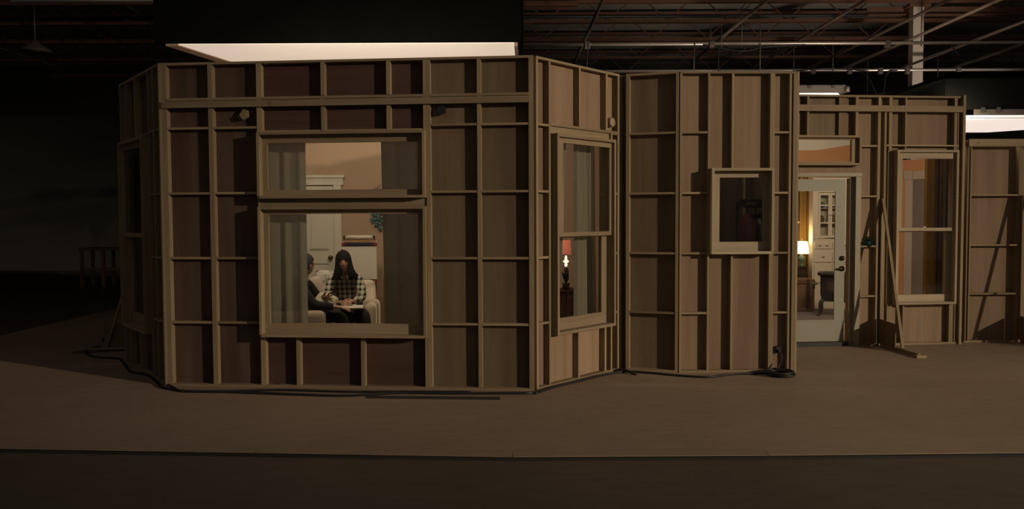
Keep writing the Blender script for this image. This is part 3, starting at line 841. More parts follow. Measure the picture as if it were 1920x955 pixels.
# curtains of the front window
def fr(u, y): return (B[0] + u * math.cos(AF) - y * math.sin(AF), B[1] + u * math.sin(AF) + y * math.cos(AF), 0)
def curtain_front():
    cl = empty('curtain', fr(0, .20), AF, 'sheer grey curtain drawn to the left edge of the front window', 'curtain', 'sheer curtains of the front window')
    drape('panel', SHEER, .93, 1.332, .3, 2.62, cl, 0, .014, 3, seed=3)
    cr = empty('curtain', fr(0, .20), AF, 'sheer grey curtain drawn to the right edge of the front window', 'curtain', 'sheer curtains of the front window')
    drape('panel', SHEER, 2.065, 2.62, .3, 2.62, cr, 0, .024, 3, seed=5,
          gather=lambda s, t: 2.065 + .555 * s + (.03 * (1 - t) * (1 - s)))
    tb = tube('curtain_rod', BRASS, [(B[0] + .8 * math.cos(AF) - .2 * math.sin(AF), B[1] + .8 * math.sin(AF) + .2 * math.cos(AF), 2.65),
                                      (B[0] + 2.7 * math.cos(AF) - .2 * math.sin(AF), B[1] + 2.7 * math.sin(AF) + .2 * math.cos(AF), 2.65)], .012)
    props(tb, 'thin curtain rod across the inside of the front window', 'rod')
    for u in (.82, 2.68): pass
curtain_front()
cc = empty('curtain', (C[0], C[1], 0), CD, 'sheer curtain hanging in the tall bay window', 'curtain')
drape('panel', SHEER, .865, 1.21, .35, 2.6, cc, .19, .020, 3, seed=9, gather=lambda s, t: .865 + .345 * s + .05 * (1 - t) * s)
drape('panel', SHEER, 1.29, 1.46, .35, 2.6, cc, .19, .012, 2, seed=10)
drape('tied_panel', SHEER, .45, .71, .9, 2.6, cc, .18, .012, 3, seed=2, gather=lambda s, t: .47 + (.15 + .11 * t ** .8) * s)
cc = empty('curtain', (A[0], A[1], 0), AB, 'dark curtain added inside the left bay window to hide the lit room', 'curtain')
drape('panel', BLACKOUTC, .04, 1.47, .02, 2.6, cc, .115, .008, 7, seed=12)  # opaque cloth added to keep this window dark against the lit room

# ------------------------------------------------------------------ furniture
def armchair(name, loc, rz, label, wd=.78, dp=.78, back=.86):
    a = empty(name, loc, rz, label, 'chair', 'cream armchairs in the sitting room')
    h = wd / 2
    box('seat_base', CREAM, (-h + .15, -dp / 2 + .02, .10), (h - .15, dp / 2 - .12, .30), a, .03)
    box('seat_cushion', CREAM, (-h + .155, -dp / 2, .302), (h - .155, dp / 2 - .2, .44), a, .045)
    box('backrest', CREAM, (-h + .06, dp / 2 - .19, .12), (h - .06, dp / 2, back), a, .07)
    for s in (-1, 1):
        lo, hi = ((-h, -dp / 2, .09), (-h + .148, dp / 2 - .1, .64)) if s < 0 else ((h - .148, -dp / 2, .09), (h, dp / 2 - .1, .64))
        box('armrest', CREAM, lo, hi, a, .06)
    for x in (-h + .07, h - .07):
        for y in (-dp / 2 + .07, dp / 2 - .09):
            lathe('leg', DKWOOD, [(.016, 0), (.024, .10)], (x, y, 0), a, 8)
    return a
armchair('armchair', (-1.93, 9.47, 0), R(4), 'cream armchair facing the window under the woman in plaid')
armchair('armchair', (-2.36, 8.80, 0), R(96), 'cream armchair with rounded arm nearest the window under the man in black', .84, .80, .95)

def pillow(name, mat, loc, rot, sx, sy, sz, label, cat='pillow'):
    bm = bmesh.new()
    bmesh.ops.create_grid(bm, x_segments=10, y_segments=10, size=.5)
    top = bm.verts[:]
    for v in top:
        e = (1 - abs(v.co.x * 2) ** 3) * (1 - abs(v.co.y * 2) ** 3)
        v.co.z = .5 * max(e, 0) ** .6
        k = 1 - .10 * (1 - max(abs(v.co.x), abs(v.co.y)) * 2 + .0) * 0
        x0, y0 = v.co.x * 2, v.co.y * 2
        v.co.x *= 1 - .12 * y0 * y0 * abs(x0); v.co.y *= 1 - .12 * x0 * x0 * abs(y0)
    g = bmesh.ops.duplicate(bm, geom=bm.faces[:])
    for v in [x for x in g['geom'] if isinstance(x, bmesh.types.BMVert)]:
        v.co.z *= -1
    bmesh.ops.remove_doubles(bm, verts=bm.verts[:], dist=1e-4)
    for v in bm.verts:
        v.co = Vector((v.co.x * sx, v.co.y * sy, v.co.z * sz))
    bmesh.ops.recalc_face_normals(bm, faces=bm.faces[:])
    o = from_bm(name, bm, mat, None, loc, rot, True)
    return props(o, label, cat)
def quilt(name):
    m, N, L, b = new_mat(name)
    tc = N.new('ShaderNodeTexCoord'); vo = N.new('ShaderNodeTexVoronoi'); vo.inputs['Scale'].default_value = 22
    L.new(tc.outputs['Object'], vo.inputs['Vector'])
    rp = N.new('ShaderNodeValToRGB')
    rp.color_ramp.elements[0].color = (.22, .19, .17, 1); rp.color_ramp.elements[1].color = (.52, .46, .40, 1)
    rp.color_ramp.elements[0].position = .15; rp.color_ramp.elements[1].position = .45
    L.new(vo.outputs['Distance'], rp.inputs[0]); L.new(rp.outputs[0], b.inputs['Base Color']); b.inputs['Roughness'].default_value = .9
    return m
QUILT = quilt('patterned_pillow_cloth')
pillow('pillow', QUILT, (-2.10, 9.36, .82), (R(78), R(8), R(-12)), .36, .36, .13, 'grey and white patterned pillow leaning behind the woman at the left')
pillow('pillow', CREAM2, (-1.99, 8.74, .695), (R(48), R(16), R(-14)), .25, .24, .13, 'cream pillow held on the lap of the man in black')
pillow('pillow', CREAM, (-2.17, 9.18, .80), (R(80), R(-20), R(15)), .18, .30, .11, 'plain cream cushion standing behind the man in black')

# flip chart
e = empty('flip_chart', (-1.975, 10.7, 0), 0, 'white flip chart on a wooden easel behind the woman', 'easel')
box('board', WHT, (-.225, .008, .71), (.225, .022, 1.30), e)
box('paper_pad', PAPER, (-.222, -.012, .80), (.222, .006, 1.225), e)
cb = box('clamp_bar', NAVY, (-.185, -.03, 1.232), (.185, .03, 1.276), e, .006)
box('top_rail', OAK, (-.215, .0, 1.2765), (.215, .02, 1.318), e)
for s in (-1, 1): box('end_cap', REDPL, (s * .186 if s > 0 else -.225, -.031, -.022), (.225 if s > 0 else -.186, .031, .022), cb, .006)
tube('paper_roll', PAPER, [(-.17, -.01, 1.345), (-.06, -.01, 1.347), (0, -.01, 1.343), (.08, -.01, 1.347), (.17, -.01, 1.345)], .024, e, 14)
for s in (-1, 1): box('roll_bracket', BRASS, (s * .195 - .010, -.02, 1.3185), (s * .195 + .010, .005, 1.365), e)
box('lower_bar', NAVY, (-.222, -.02, .755), (.19, .012, .798), e); box('end_cap', REDPL, (.1905, -.021, .754), (.225, .012, .799), e); box('tray', NAVY, (-.22, -.09, .69), (.22, .0, .752), e, .006)
box('marker', OAK, (.17, -.11, .753), (.215, -.02, .785), e)
beam('leg', OAK, (-.20, .03, .72), (-.28, -.10, 0), .035, .025, e); beam('leg', OAK, (.20, .03, .72), (.205, -.10, 0), .035, .025, e)
beam('rear_leg', OAK, (0, .04, 1.25), (0, .52, 0), .035, .025, e); box('crossbar', OAK, (-.24, -.07, .30), (.2, -.05, .335), e)
cn = empty('tall_crate_board', (-1.66, 10.95, 0), 0, 'narrow reddish brown board standing beside the flip chart', 'board')
box('board', TRUNKM, (-.05, 0, .001), (.03, .03, .80), cn); box('foot', TRUNKM, (-.07, -.06, .0), (.05, -.001, .03), cn)
tube('bracket', BLK, [(-.03, -.012, .62), (.02, -.03, .66), (.05, -.03, .70)], .01, cn)

# wall ornaments
so = empty('wall_ornament', (-1.825, 11.36, 1.585), 0, 'teal metal snowflake ornament on the tan wall beside the curtain', 'ornament')
for k in range(6):
    a = k * math.pi / 3 + .26
    bm = bmesh.new()
    tip = (.115 * math.cos(a), 0, .115 * math.sin(a))
    tube_bm(bm, [(0, 0, 0), tip], .011, 6)
    for f in (.5, .8):
        for s in (-1, 1):
            b0 = Vector(tip) * f
            tube_bm(bm, [b0, b0 + Vector((math.cos(a + s * 1.0), 0, math.sin(a + s * 1.0))) * .045], .010, 6)
    from_bm('arm', bm, TEAL, so)
for dx, dz in ((-.03, .12), (.045, .10), (-.08, .16)):
    lathe('flake', TEAL, [(.028, -.004), (.03, 0), (.028, .004)], (dx, -.012, dz), so, 6, (math.pi / 2, 0, 0))
lathe('flake', TEAL, [(.03, -.004), (.032, 0), (.03, .004)], (.02, -.012, -.14), so, 6, (math.pi / 2, 0, 0))
tw = empty('twig_ornament', (-1.85, 11.36, 1.93), 0, 'small pink twig ornament hanging above the teal snowflake', 'ornament')
rnd = random.Random(4)
for k in range(9):
    a = math.pi * (.12 + .76 * k / 8)
    r = .09 + .05 * rnd.random()
    tube('twig', PINKT if k % 3 else BRASS, [(0, 0, 0), (.5 * r * math.cos(a), -.02 * rnd.random(), .5 * r * math.sin(a)), (r * math.cos(a) + .02, -.02, r * math.sin(a))], [.006, .005, .003], tw, 6)

# red lamp, plant and cabinet behind the bay window
cb = empty('side_cabinet', (.66, 10.15, 0), 0, 'dark red cabinet below the red-shaded lamp in the bay window', 'cabinet')
box('body', CABRED, (-.24, -.17, .06), (.24, .18, .68), cb); box('top', CABRED, (-.26, -.19, .681), (.26, .20, .71), cb, .005)
for x in (-.235, .005):
    dr = box('door', CABRED, (x, -.186, .09), (x + .23, -.171, .66), cb, .004)
    lathe('knob', BRASS, [(.008, 0), (.012, .015), (.006, .02)], (.09 if x < 0 else -.09, -.008, 0), dr, 8, (math.pi / 2, 0, 0))
for x in (-.21, .21):
    for y in (-.14, .15): box('leg', CABRED, (x - .02, y - .02, 0), (x + .02, y + .02, .06), cb)
lm = empty('table_lamp', (.665, 10.18, .711), 0, 'small red-shaded lamp with lit crystal stem seen through the bay window', 'lamp')
lathe('base', BRASS, [(.05, 0), (.05, .015), (.016, .03), (.012, .20), (.03, .235), (.012, .26), (.01, .27)], (0, 0, 0), lm, 14)
lathe('crystal_stem', CRYST, [(.008, .27), (.022, .29), (.012, .31), (.04, .335), (.012, .365), (.018, .38), (.008, .41)], (0, 0, 0), lm, 12)
lathe('lamp_shade', SHADER, [(.060, .425), (.062, .425), (.058, .60), (.056, .60)], (0, 0, 0), lm, 20)
lathe('harp', BRASS, [(.006, .41), (.006, .60), (.008, .605), (.004, .61)], (0, 0, 0), lm, 8)
pl = empty('potted_plant', (.655, 10.03, .711), 0, 'dark leafy plant in a pot in front of the red lamp', 'plant')
lathe('pot', CABRED, [(.03, 0), (.045, .07), (.047, .08), (.04, .08)], (0, 0, 0), pl, 12)
rnd = random.Random(11)
for k in range(16):
    a, el = rnd.random() * 6.28, .5 + rnd.random() * .9
    r = .08 + .05 * rnd.random()
    tip = Vector((r * math.cos(a) * math.cos(el), r * math.sin(a) * math.cos(el), .08 + r * 1.6 * math.sin(el)))
    bm = bmesh.new()
    mid = Vector((tip.x * .5, tip.y * .5, .08 + (tip.z - .08) * .6))
    sd = Vector((-math.sin(a), math.cos(a), 0)) * .026
    vs = [bm.verts.new(v) for v in ((0, 0, .075), mid + sd, tip, mid - sd, mid + Vector((0, 0, .008)))]
    bm.faces.new((vs[0], vs[1], vs[4])); bm.faces.new((vs[1], vs[2], vs[4])); bm.faces.new((vs[2], vs[3], vs[4])); bm.faces.new((vs[3], vs[0], vs[4]))
    from_bm('leaf', bm, LEAF, pl)

# ------------------------------------------------------------------ closet behind the middle wall
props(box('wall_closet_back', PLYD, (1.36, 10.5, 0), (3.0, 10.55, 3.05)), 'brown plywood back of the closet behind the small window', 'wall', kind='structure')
props(prism('wall_closet_right', PLY, [(2.80, 8.52), (2.86, 8.52), (3.0, 10.49), (2.94, 10.49)], 0, 3.05, axis='Z'), 'plywood side of the closet behind the small window', 'wall', kind='structure')
pp = empty('closet_post', (2.74, 9.78, 0), 0, 'thin pale upright post inside the closet', 'post')
box('post', PZ, (-.012, -.02, .03), (.012, .02, 2.75), pp); box('foot', PX, (-.06, -.06, 0), (.06, .06, .03), pp)
sh = empty('closet_rack', (2.64, 9.25, 0), 0, 'dark clothes rack with a top shelf inside the closet', 'rack')
box('shelf', BLK, (-.05, -.16, 1.76), (.19, .16, 1.785), sh, .004)
tube('rod', BLK, [(-.05, 0, 1.70), (.18, 0, 1.70)], .012, sh)
for x in (-.04, .17):
    box('upright', BLK, (x - .012, .28, 0.02), (x + .012, .31, 1.76), sh); box('base', BLK, (x - .02, -.18, 0), (x + .02, .31, .02), sh)
    box('bracket', BLK, (x - .008, -.01, 1.70), (x + .008, .28, 1.76), sh)
def coat(loc, rz, mat, label, wd=.40, ln=.95):
    c = empty('coat', loc, rz, label, 'coat', 'coats hanging in the closet')
    bm = bmesh.new()
    prof = [(0, .05, .05), (-.04, .20, .07), (-.12, .46, .10), (-.35, .44, .10), (-.65, .48, .12), (-.95, .54, .13)]
    rings = []
    for z, sx, sy in prof:
        rings.append([bm.verts.new((sx * wd * (1 + .05 * math.sin(5 * t)) * math.cos(t), sy * (1 + .08 * math.sin(7 * t)) * math.sin(t), z * ln / .95))
                      for t in [2 * math.pi * k / 28 for k in range(28)]])
    for a, b in zip(rings[:-1], rings[1:]):
        for k in range(28): bm.faces.new((a[k], b[k], b[(k + 1) % 28], a[(k + 1) % 28]))
    bm.faces.new(rings[0]); bm.faces.new(rings[-1][::-1])
    bmesh.ops.recalc_face_normals(bm, faces=bm.faces[:])
    from_bm('body', bm, mat, c, smooth=True)
    for s in (-1, 1):
        tube('sleeve', mat, [(s * wd * .40, 0, -.13), (s * wd * .56, .01, -.35), (s * wd * .58, .0, -.66)], [.06, .055, .045], c, 10)
    tube('hanger', BRASS, [(0, 0, 0), (0, 0, .03), (.02, 0, .055), (0, 0, .075)], .004, c, 5)
    return c
coat((2.635, 9.25, 1.62), R(86), MAROON, 'dark maroon coat hanging beside the post in the closet', .40)
coat((2.758, 9.25, 1.62), R(90), BLK, 'black coat hanging right of the maroon one in the closet', .42)

# ------------------------------------------------------------------ room behind the door wall
props(prism('wall_rear_right', ORG, [(2.9, 0), (6.45, 0), (6.45, 2.92), (5.4, 2.755), (2.9, 2.755)], 14.7, 14.76), 'orange painted rear wall of the right-hand room', 'wall', kind='structure')
props(prism('wall_rear_right_upper', WHT, [(2.9, 2.756), (5.4, 2.756), (6.45, 2.921), (6.45, 3.3), (2.9, 3.3)], 14.7, 14.76), 'pale band above the orange rear wall', 'wall', kind='structure')
props(prism('wall_parlour_right', ORG, [(6.46, 14.65), (8.6, 11.9), (8.65, 11.95), (6.52, 14.7)], 0, 2.55, axis='Z'), 'orange slanting side wall behind the tall right window', 'wall', kind='structure')
props(prism('wall_parlour_left', ORG, [(3.06, 10.6), (3.12, 10.6), (2.96, 14.69), (2.9, 14.69)], 0, 3.0, axis='Z'), 'orange partition hidden beside the door', 'wall', kind='structure')
# doorway in the slanting wall
SA = math.atan2(11.9 - 14.65, 8.6 - 6.46)
CAS3 = plain('paint_casing_pinkish', (0.42, 0.335, 0.275), 0.6, noise=.05)
dw = empty('door_3', (6.46, 14.65, 0), SA, 'white-trimmed dark doorway in the orange wall seen through the tall right window', 'door', kind='structure')
box('casing', CAS3, (.515, -.04, 0), (.645, -.002, 2.21), dw); box('casing', CAS3, (1.5, -.04, 0), (1.62, -.002, 2.21), dw)
box('head_casing', CAS3, (.645, -.04, 2.211), (1.5, -.002, 2.35), dw); box('corner_block', CAS3, (.50, -.055, 2.2105), (.644, -.002, 2.36), dw)
box('door_leaf', plain('doorway_grey', (.17, .13, .105), .7), (.646, -.02, .01), (1.499, -.002, 2.21), dw)
# gold curtains
gc = empty('curtain', gpt(0, .26), GA, 'gold and brown curtain at the right side of the tall right window', 'curtain', 'gold curtains in the right-hand room')
drape('panel', GOLD, 2.04, 2.18, .02, 2.6, gc, 0, .02, 3, seed=21)
drape('lining_panel', BROWNC, 2.18, 2.50, .02, 2.6, gc, .01, .02, 5, seed=22)
gc = empty('curtain', (0, 14.58, 0), 0, 'gold curtain behind the lit lamp seen through the door', 'curtain', 'gold curtains in the right-hand room')
drape('panel', GOLD, 5.075, 5.31, .02, 2.50, gc, .03, .022, 4, seed=23)
dk = props(box('window_8', DARKG, (4.5, 14.66, .9), (5.12, 14.699, 2.3)), 'dark night window on the orange wall left of the gold curtain', 'window', kind='structure')
box('muntin', WHT, (-.31, -.035, -.135), (.31, -.0196, -.10), dk)

# white hutch
hu = empty('hutch', (5.50, 14.20, 0), 0, 'tall white hutch with glazed doors above small drawers seen through the door', 'cabinet')
WH2 = plain('hutch_white', (.60, .52, .40), .5, noise=.04)
box('carcass', WH2, (-.34, .001, .0), (.34, .18, 1.20), hu)
box('back_panel', WH2, (-.34, .16, 1.201), (.34, .18, 2.25), hu)
for x in (-.34, .315): box('side', WH2, (x, .001, 1.201), (x + .025, .159, 2.25), hu)
box('top', WH2, (-.37, -.04, 2.251), (.37, .19, 2.31), hu, .01)
box('face_frame', WH2, (-.34, -.006, 2.0), (.34, .0, 2.25), hu)
for x, x2 in ((-.34, -.25), (.15, .34)): box('face_frame', WH2, (x, -.006, 1.201), (x2, .0, 1.999), hu)
for z in (1.46, 1.72): box('shelf', WH2, (-.31, .02, z), (.31, .155, z + .015), hu)
for i, x in enumerate((-.248, -.048)):
    dr = box('door', WH2, (x, -.028, 1.22), (x + .196, -.007, 1.258), hu)
    q = Vector(dr.location)
    def dp_(nm, m, lo, hi): box(nm, m, [lo[k] - q[k] for k in range(3)], [hi[k] - q[k] for k in range(3)], dr)
    dp_('rail', WH2, (x, -.028, 1.95), (x + .196, -.007, 1.99))
    for xx in (x, x + .166): dp_('stile', WH2, (xx, -.028, 1.258), (xx + .03, -.007, 1.95))
    for z in (1.465, 1.765): dp_('muntin', WH2, (x + .03, -.026, z), (x + .166, -.01, z + .022))
    for z0, z1 in ((1.258, 1.465), (1.487, 1.765), (1.787, 1.95)): dp_('pane', GLASS, (x + .03, -.019, z0), (x + .166, -.016, z1))
    dp_('knob', BRASS, (x + (.175 if i == 0 else .012), -.042, 1.60), (x + (.185 if i == 0 else .022), -.029, 1.615))
def drawer(x0, x1, z0, z1):
    b = box('drawer', WH2, (x0, -.02, z0), (x1, .0, z1), hu, .004)
    k = Vector(b.location)
    n = 2 if x1 - x0 > .2 and z1 - z0 < .15 else 1
    for i in range(n):
        cx = (-.06 + .12 * i) if n == 2 else 0
        tube('pull', BRASS, [(cx - .022, -.012, .004), (cx - .014, -.026, -.002), (cx + .014, -.026, -.002), (cx + .022, -.012, .004)], .005, b, 6)
for x in (-.31, .005):
    drawer(x, x + .30, 1.03, 1.14); drawer(x, x + .30, .80, .985); drawer(x, x + .30, .45, .77)
for i, (x, z, h_, m, lab) in enumerate(((-.11, 1.735, .10, GREENG, 'green jar on the upper shelf of the hutch'), (-.12, 1.475, .13, TRUNKM, 'brown jar on the middle shelf of the hutch'),
                            (.09, 1.475, .15, TRUNKM, 'tan vase on the middle shelf of the hutch, right side'), (.10, 1.735, .09, CREAM2, 'cream bowl on the upper shelf of the hutch'),
                            (.10, 1.201, .13, CREAM2, 'pale pitcher on the lowest shelf of the hutch'))):
    props(lathe('jar', m, [(.03, 0), (.05, h_ * .3), (.05, h_ * .6), (.03, h_ * .85), (.036, h_)], (5.46 + x, 14.29, z), None, 12), lab, 'jar', 'jars in the hutch')

# lamp, side table, trunk
tb = empty('side_table', (4.83, 14.27, 0), 0, 'dark small table carrying the lit white lamp', 'table')
box('tabletop', DKWOOD, (-.30, -.16, .70), (.24, .16, .73), tb, .006); box('apron', DKWOOD, (-.26, -.14, .55), (.20, .14, .699), tb)
for x in (-.25, .17):
    for y in (-.13, .10): box('leg', DKWOOD, (x, y, 0), (x + .03, y + .03, .549), tb)
dr = box('drawer', DKWOOD, (-.24, -.156, .575), (.18, -.141, .675), tb, .004)
lathe('knob', BRASS, [(.008, 0), (.014, .018), (.006, .024)], (0, -.008, 0), dr, 8, (math.pi / 2, 0, 0))
lm = empty('table_lamp', (4.995, 14.25, .731), 0, 'bright white-shaded lamp with green patterned base seen through the door', 'lamp')
lathe('base', GREENG, [(.055, 0), (.06, .015), (.03, .04), (.062, .10), (.058, .15), (.022, .19), (.014, .21)], (0, 0, 0), lm, 18)
lathe('lamp_shade', SHADEW, [(.125, .215), (.127, .215), (.098, .425), (.096, .425)], (0, 0, 0), lm, 26)
lathe('finial', BRASS, [(.006, .40), (.006, .44), (.014, .455), (.004, .47)], (0, 0, 0), lm, 8)
lamp('lamp_bulb', 'POINT', (4.995, 14.25, 1.20), 9, (1.0, .72, .38), shadow_soft_size=.06)
tr = empty('trunk', (4.71, 13.85, 0), 0, 'low brown wooden trunk on the floor left of the stove', 'trunk')
box('body', TRUNKM, (-.34, -.2, .02), (.30, .2, .46), tr, .01); box('lid', TRUNKM, (-.35, -.21, .461), (.31, .21, .55), tr, .02)
for x in (-.22, .16): box('strap', DKWOOD, (x, -.215, .03), (x + .05, -.2101, .55), tr)
box('latch', BRASS, (-.05, -.222, .42), (.01, -.2155, .50), tr); box('foot', DKWOOD, (-.33, -.19, 0), (-.25, .19, .019), tr); box('foot', DKWOOD, (.21, -.19, 0), (.29, .19, .019), tr)

# cast iron stove
sv = empty('wood_stove', (5.13, 13.12, 0), R(-24), 'black cast iron wood stove on curved legs seen through the door', 'stove')
bm = bmesh.new()
for z, s in ((.27, .80), (.36, .98), (.40, 1.0), (.62, 1.0), (.66, 1.04)): pass
def tapered(name, mat, secs, parent, loc=(0, 0, 0)):
    bm = bmesh.new(); rings = []
    for z, hx, hy in secs:
        c = .18 * min(hx, hy)
        pts = [(hx - c, -hy), (hx, -hy + c), (hx, hy - c), (hx - c, hy), (-hx + c, hy), (-hx, hy - c), (-hx, -hy + c), (-hx + c, -hy)]
        rings.append([bm.verts.new((x, y, z)) for x, y in pts])
    for a, b in zip(rings[:-1], rings[1:]):
        for k in range(8): bm.faces.new((a[k], a[(k + 1) % 8], b[(k + 1) % 8], b[k]))
    bm.faces.new(rings[0][::-1]); bm.faces.new(rings[-1])
    return from_bm(name, bm, mat, parent, loc)
tapered('firebox', IRON, [(.24, .15, .13), (.30, .19, .17), (.36, .205, .185), (.62, .205, .185), (.655, .215, .195)], sv)
tapered('top_plate', IRON, [(.656, .24, .22), (.675, .25, .23), (.70, .245, .225)], sv)
dr = box('door', IRON, (-.13, -.20, .37), (.13, -.187, .60), sv, .005)
box('door_panel', plain('iron_brown', (.045, .028, .02), .5), (-.09, -.014, -.075), (.09, -.0068, .075), dr, .006)
tube('handle', BRASS, [(-.115, -.02, 0), (-.115, -.045, -.02), (-.115, -.05, -.06)], .009, dr)
for k in (-1, 1): lathe('plate_lid', IRON, [(.075, 0), (.075, .006), (.06, .010)], (k * .11, 0, .701), sv, 14)
for sx in (-1, 1):
    for sy in (-1, 1):
        tube('leg', IRON, spline([(sx * .15, sy * .12, .27), (sx * .20, sy * .165, .22), (sx * .20, sy * .17, .10), (sx * .215, sy * .185, .03), (sx * .245, sy * .21, .012)], 4), [.03] * 4 + [.026] * 5 + [.02] * 5 + [.022] * 3, sv, 8)
sd = box('side_shelf', IRON, (-.36, -.10, .50), (-.252, .10, .515), sv)
tube('side_knob', IRON, [(0, 0, -.012), (0, 0, -.08)], .012, sd)
rg = props(box('rug', RUGM, (3.7, 12.35, .0005), (5.55, 13.95, .012)), 'flat mauve rug under the stove and trunk', 'rug')
for k in range(2): box('border', plain('rug_border_%d' % k, (.10, .085, .08), .95), (-.925, -.80 + k * 1.52, .0062), (.925, -.72 + k * 1.52, .0075), rg)

# ------------------------------------------------------------------ people
def skin_mesh(name, chains, mat, parent=None, sub=2, loc=(0, 0, 0), merge=()):
    """chains: list of lists of (point, radius). Each chain is a skinned limb; chains that start at an existing
    point join there, so the whole figure is one surface. merge: extra bmeshes added to the same mesh."""
    verts, rad, edges, idx = [], [], [], {}
    for ch in chains:
        prev = None
        for p, r in ch:
            k = tuple(round(c, 4) for c in p)
            if k not in idx:
                idx[k] = len(verts); verts.append(p); rad.append(r)
            if prev is not None and prev != idx[k]: edges.append((prev, idx[k]))
            prev = idx[k]
    me = bpy.data.meshes.new(name)
    me.from_pydata([tuple(v) for v in verts], edges, [])
    o = bpy.data.objects.new(name, me)
    COL.objects.link(o)
    m = o.modifiers.new('skin', 'SKIN'); m.use_smooth_shade = True; m.branch_smoothing = .4
    sv_ = me.skin_vertices[0].data
    for i, r in enumerate(rad):
        sv_[i].radius = r if isinstance(r, tuple) else (r, r)
        sv_[i].use_root = (i == 0)
    sb = o.modifiers.new('sub', 'SUBSURF'); sb.levels = sub; sb.render_levels = sub
    bpy.context.view_layer.update()
    dg = bpy.context.evaluated_depsgraph_get()
    nm = bpy.data.meshes.new_from_object(o.evaluated_get(dg))
    bm = bmesh.new(); bm.from_mesh(nm)
    for e2 in merge:
        tmp = bpy.data.meshes.new('tmp'); e2.to_mesh(tmp); bm.from_mesh(tmp); bpy.data.meshes.remove(tmp); e2.free()
    bmesh.ops.recalc_face_normals(bm, faces=bm.faces[:])
    bm.to_mesh(nm); bm.free()
    o.modifiers.clear()
    o.data = nm; bpy.data.meshes.remove(me)
    nm.materials.clear(); nm.materials.append(mat)
    for p in nm.polygons: p.use_smooth = True
    o.location = loc
    if parent: o.parent = parent
    return o

def head_bm(M):
    """head about 0.225 m high, face toward local -Y, placed by matrix M (origin at the head's centre)"""
    bm = bmesh.new()
    bmesh.ops.create_uvsphere(bm, u_segments=28, v_segments=20, radius=1)
    for v in bm.verts:
        x, y, z = v.co
        sx, sy, sz = .074, .094, .114
        if z < 0:
            sx *= 1 - .30 * (-z) ** 1.4
            if y > 0: sy *= 1 - .30 * (-z)
        nx, ny, nz = x * sx, y * sy, z * sz
        if y < 0:
            fx, fz = nx, nz
            ny -= .016 * math.exp(-((fx / .0095) ** 2)) * math.exp(-(((fz + .022) / .024) ** 2))       # nose
            ny -= .009 * math.exp(-((fx / .030) ** 2)) * math.exp(-(((fz + .092) / .018) ** 2))       # chin
            ny -= .005 * math.exp(-((fx / .022) ** 2)) * math.exp(-(((fz + .058) / .010) ** 2))       # mouth
            for s in (-1, 1):
                ny += .008 * math.exp(-(((fx - s * .030) / .014) ** 2)) * math.exp(-(((fz - .004) / .011) ** 2))   # eye sockets
        v.co = (nx, ny, nz)
    for s in (-1, 1):                                                                                # ears
        e2 = bmesh.ops.create_uvsphere(bm, u_segments=10, v_segments=8, radius=1)['verts']
        for v in e2: v.co = Vector((v.co.x * .010 + s * .074, v.co.y * .018 + .012, v.co.z * .030 - .005))
    bmesh.ops.transform(bm, matrix=M, verts=bm.verts[:])
    return bm

def face_parts(body, M):
    rot = M.to_euler()
    for s in (-1, 1):
        bm = bmesh.new(); bmesh.ops.create_uvsphere(bm, u_segments=10, v_segments=8, radius=1)
        for v in bm.verts: v.co = Vector((v.co.x * .013 + s * .030, v.co.y * .006 - .083, v.co.z * .006 + .004))
        bmesh.ops.transform(bm, matrix=M, verts=bm.verts[:]); from_bm('eye', bm, EYEM, body, smooth=True)
        bm = bmesh.new(); bmesh.ops.create_uvsphere(bm, u_segments=10, v_segments=8, radius=1)
        for v in bm.verts: v.co = Vector((v.co.x * .019 + s * .031, v.co.y * .006 - .085, v.co.z * .0035 + .021))
        bmesh.ops.transform(bm, matrix=M, verts=bm.verts[:]); from_bm('eyebrow', bm, HAIRD, body, smooth=True)
    bm = bmesh.new(); bmesh.ops.create_uvsphere(bm, u_segments=12, v_segments=8, radius=1)
    for v in bm.verts: v.co = Vector((v.co.x * .023, v.co.y * .008 - .083, v.co.z * .007 - .058 + .006 * v.co.x ** 2))
    bmesh.ops.transform(bm, matrix=M, verts=bm.verts[:]); from_bm('mouth', bm, LIPM, body, smooth=True)

def hand_chains(wrist, fwd, side, palm, curl=.5, spread=.25, thumb=1):
    """wrist point, fwd = direction of the fingers, side = toward the little finger, palm = palm normal"""
    wv, f, s, n = Vector(wrist), Vector(fwd).normalized(), Vector(side).normalized(), Vector(palm).normalized()
    kn = wv + f * .045
    chains = [[(tuple(wv), .021), (tuple(kn), (.030, .014))]]
    lens = (.072, .080, .074, .058)
    for i in range(4):
        off = (i - 1.5) / 1.5
        base = wv + f * .082 + s * off * .029
        d = (f + s * off * spread * .4).normalized()
        L_ = lens[i]
        a = base
        pts = [(tuple(kn), (.030, .014)), (tuple(a), .0095)]
        for k, fr_ in enumerate((.42, .33, .25)):
            ang = curl * (k + .6)
            dd = d * math.cos(ang) + n * math.sin(ang)
            a = a + dd * L_ * fr_
            pts.append((tuple(a), .009 - .001 * k))
        chains.append(pts)
    tb_ = wv + f * .028 - s * .026 * thumb
    t1 = tb_ + (f * .7 - s * .65 * thumb + n * .35).normalized() * .034
    t2 = t1 + (f * .85 - s * .25 * thumb + n * .45).normalized() * .030
    chains.append([(tuple(wv), .021), (tuple(tb_), .013), (tuple(t1), .0105), (tuple(t2), .0085)])
    return chains

def V3(*a): return tuple(a)
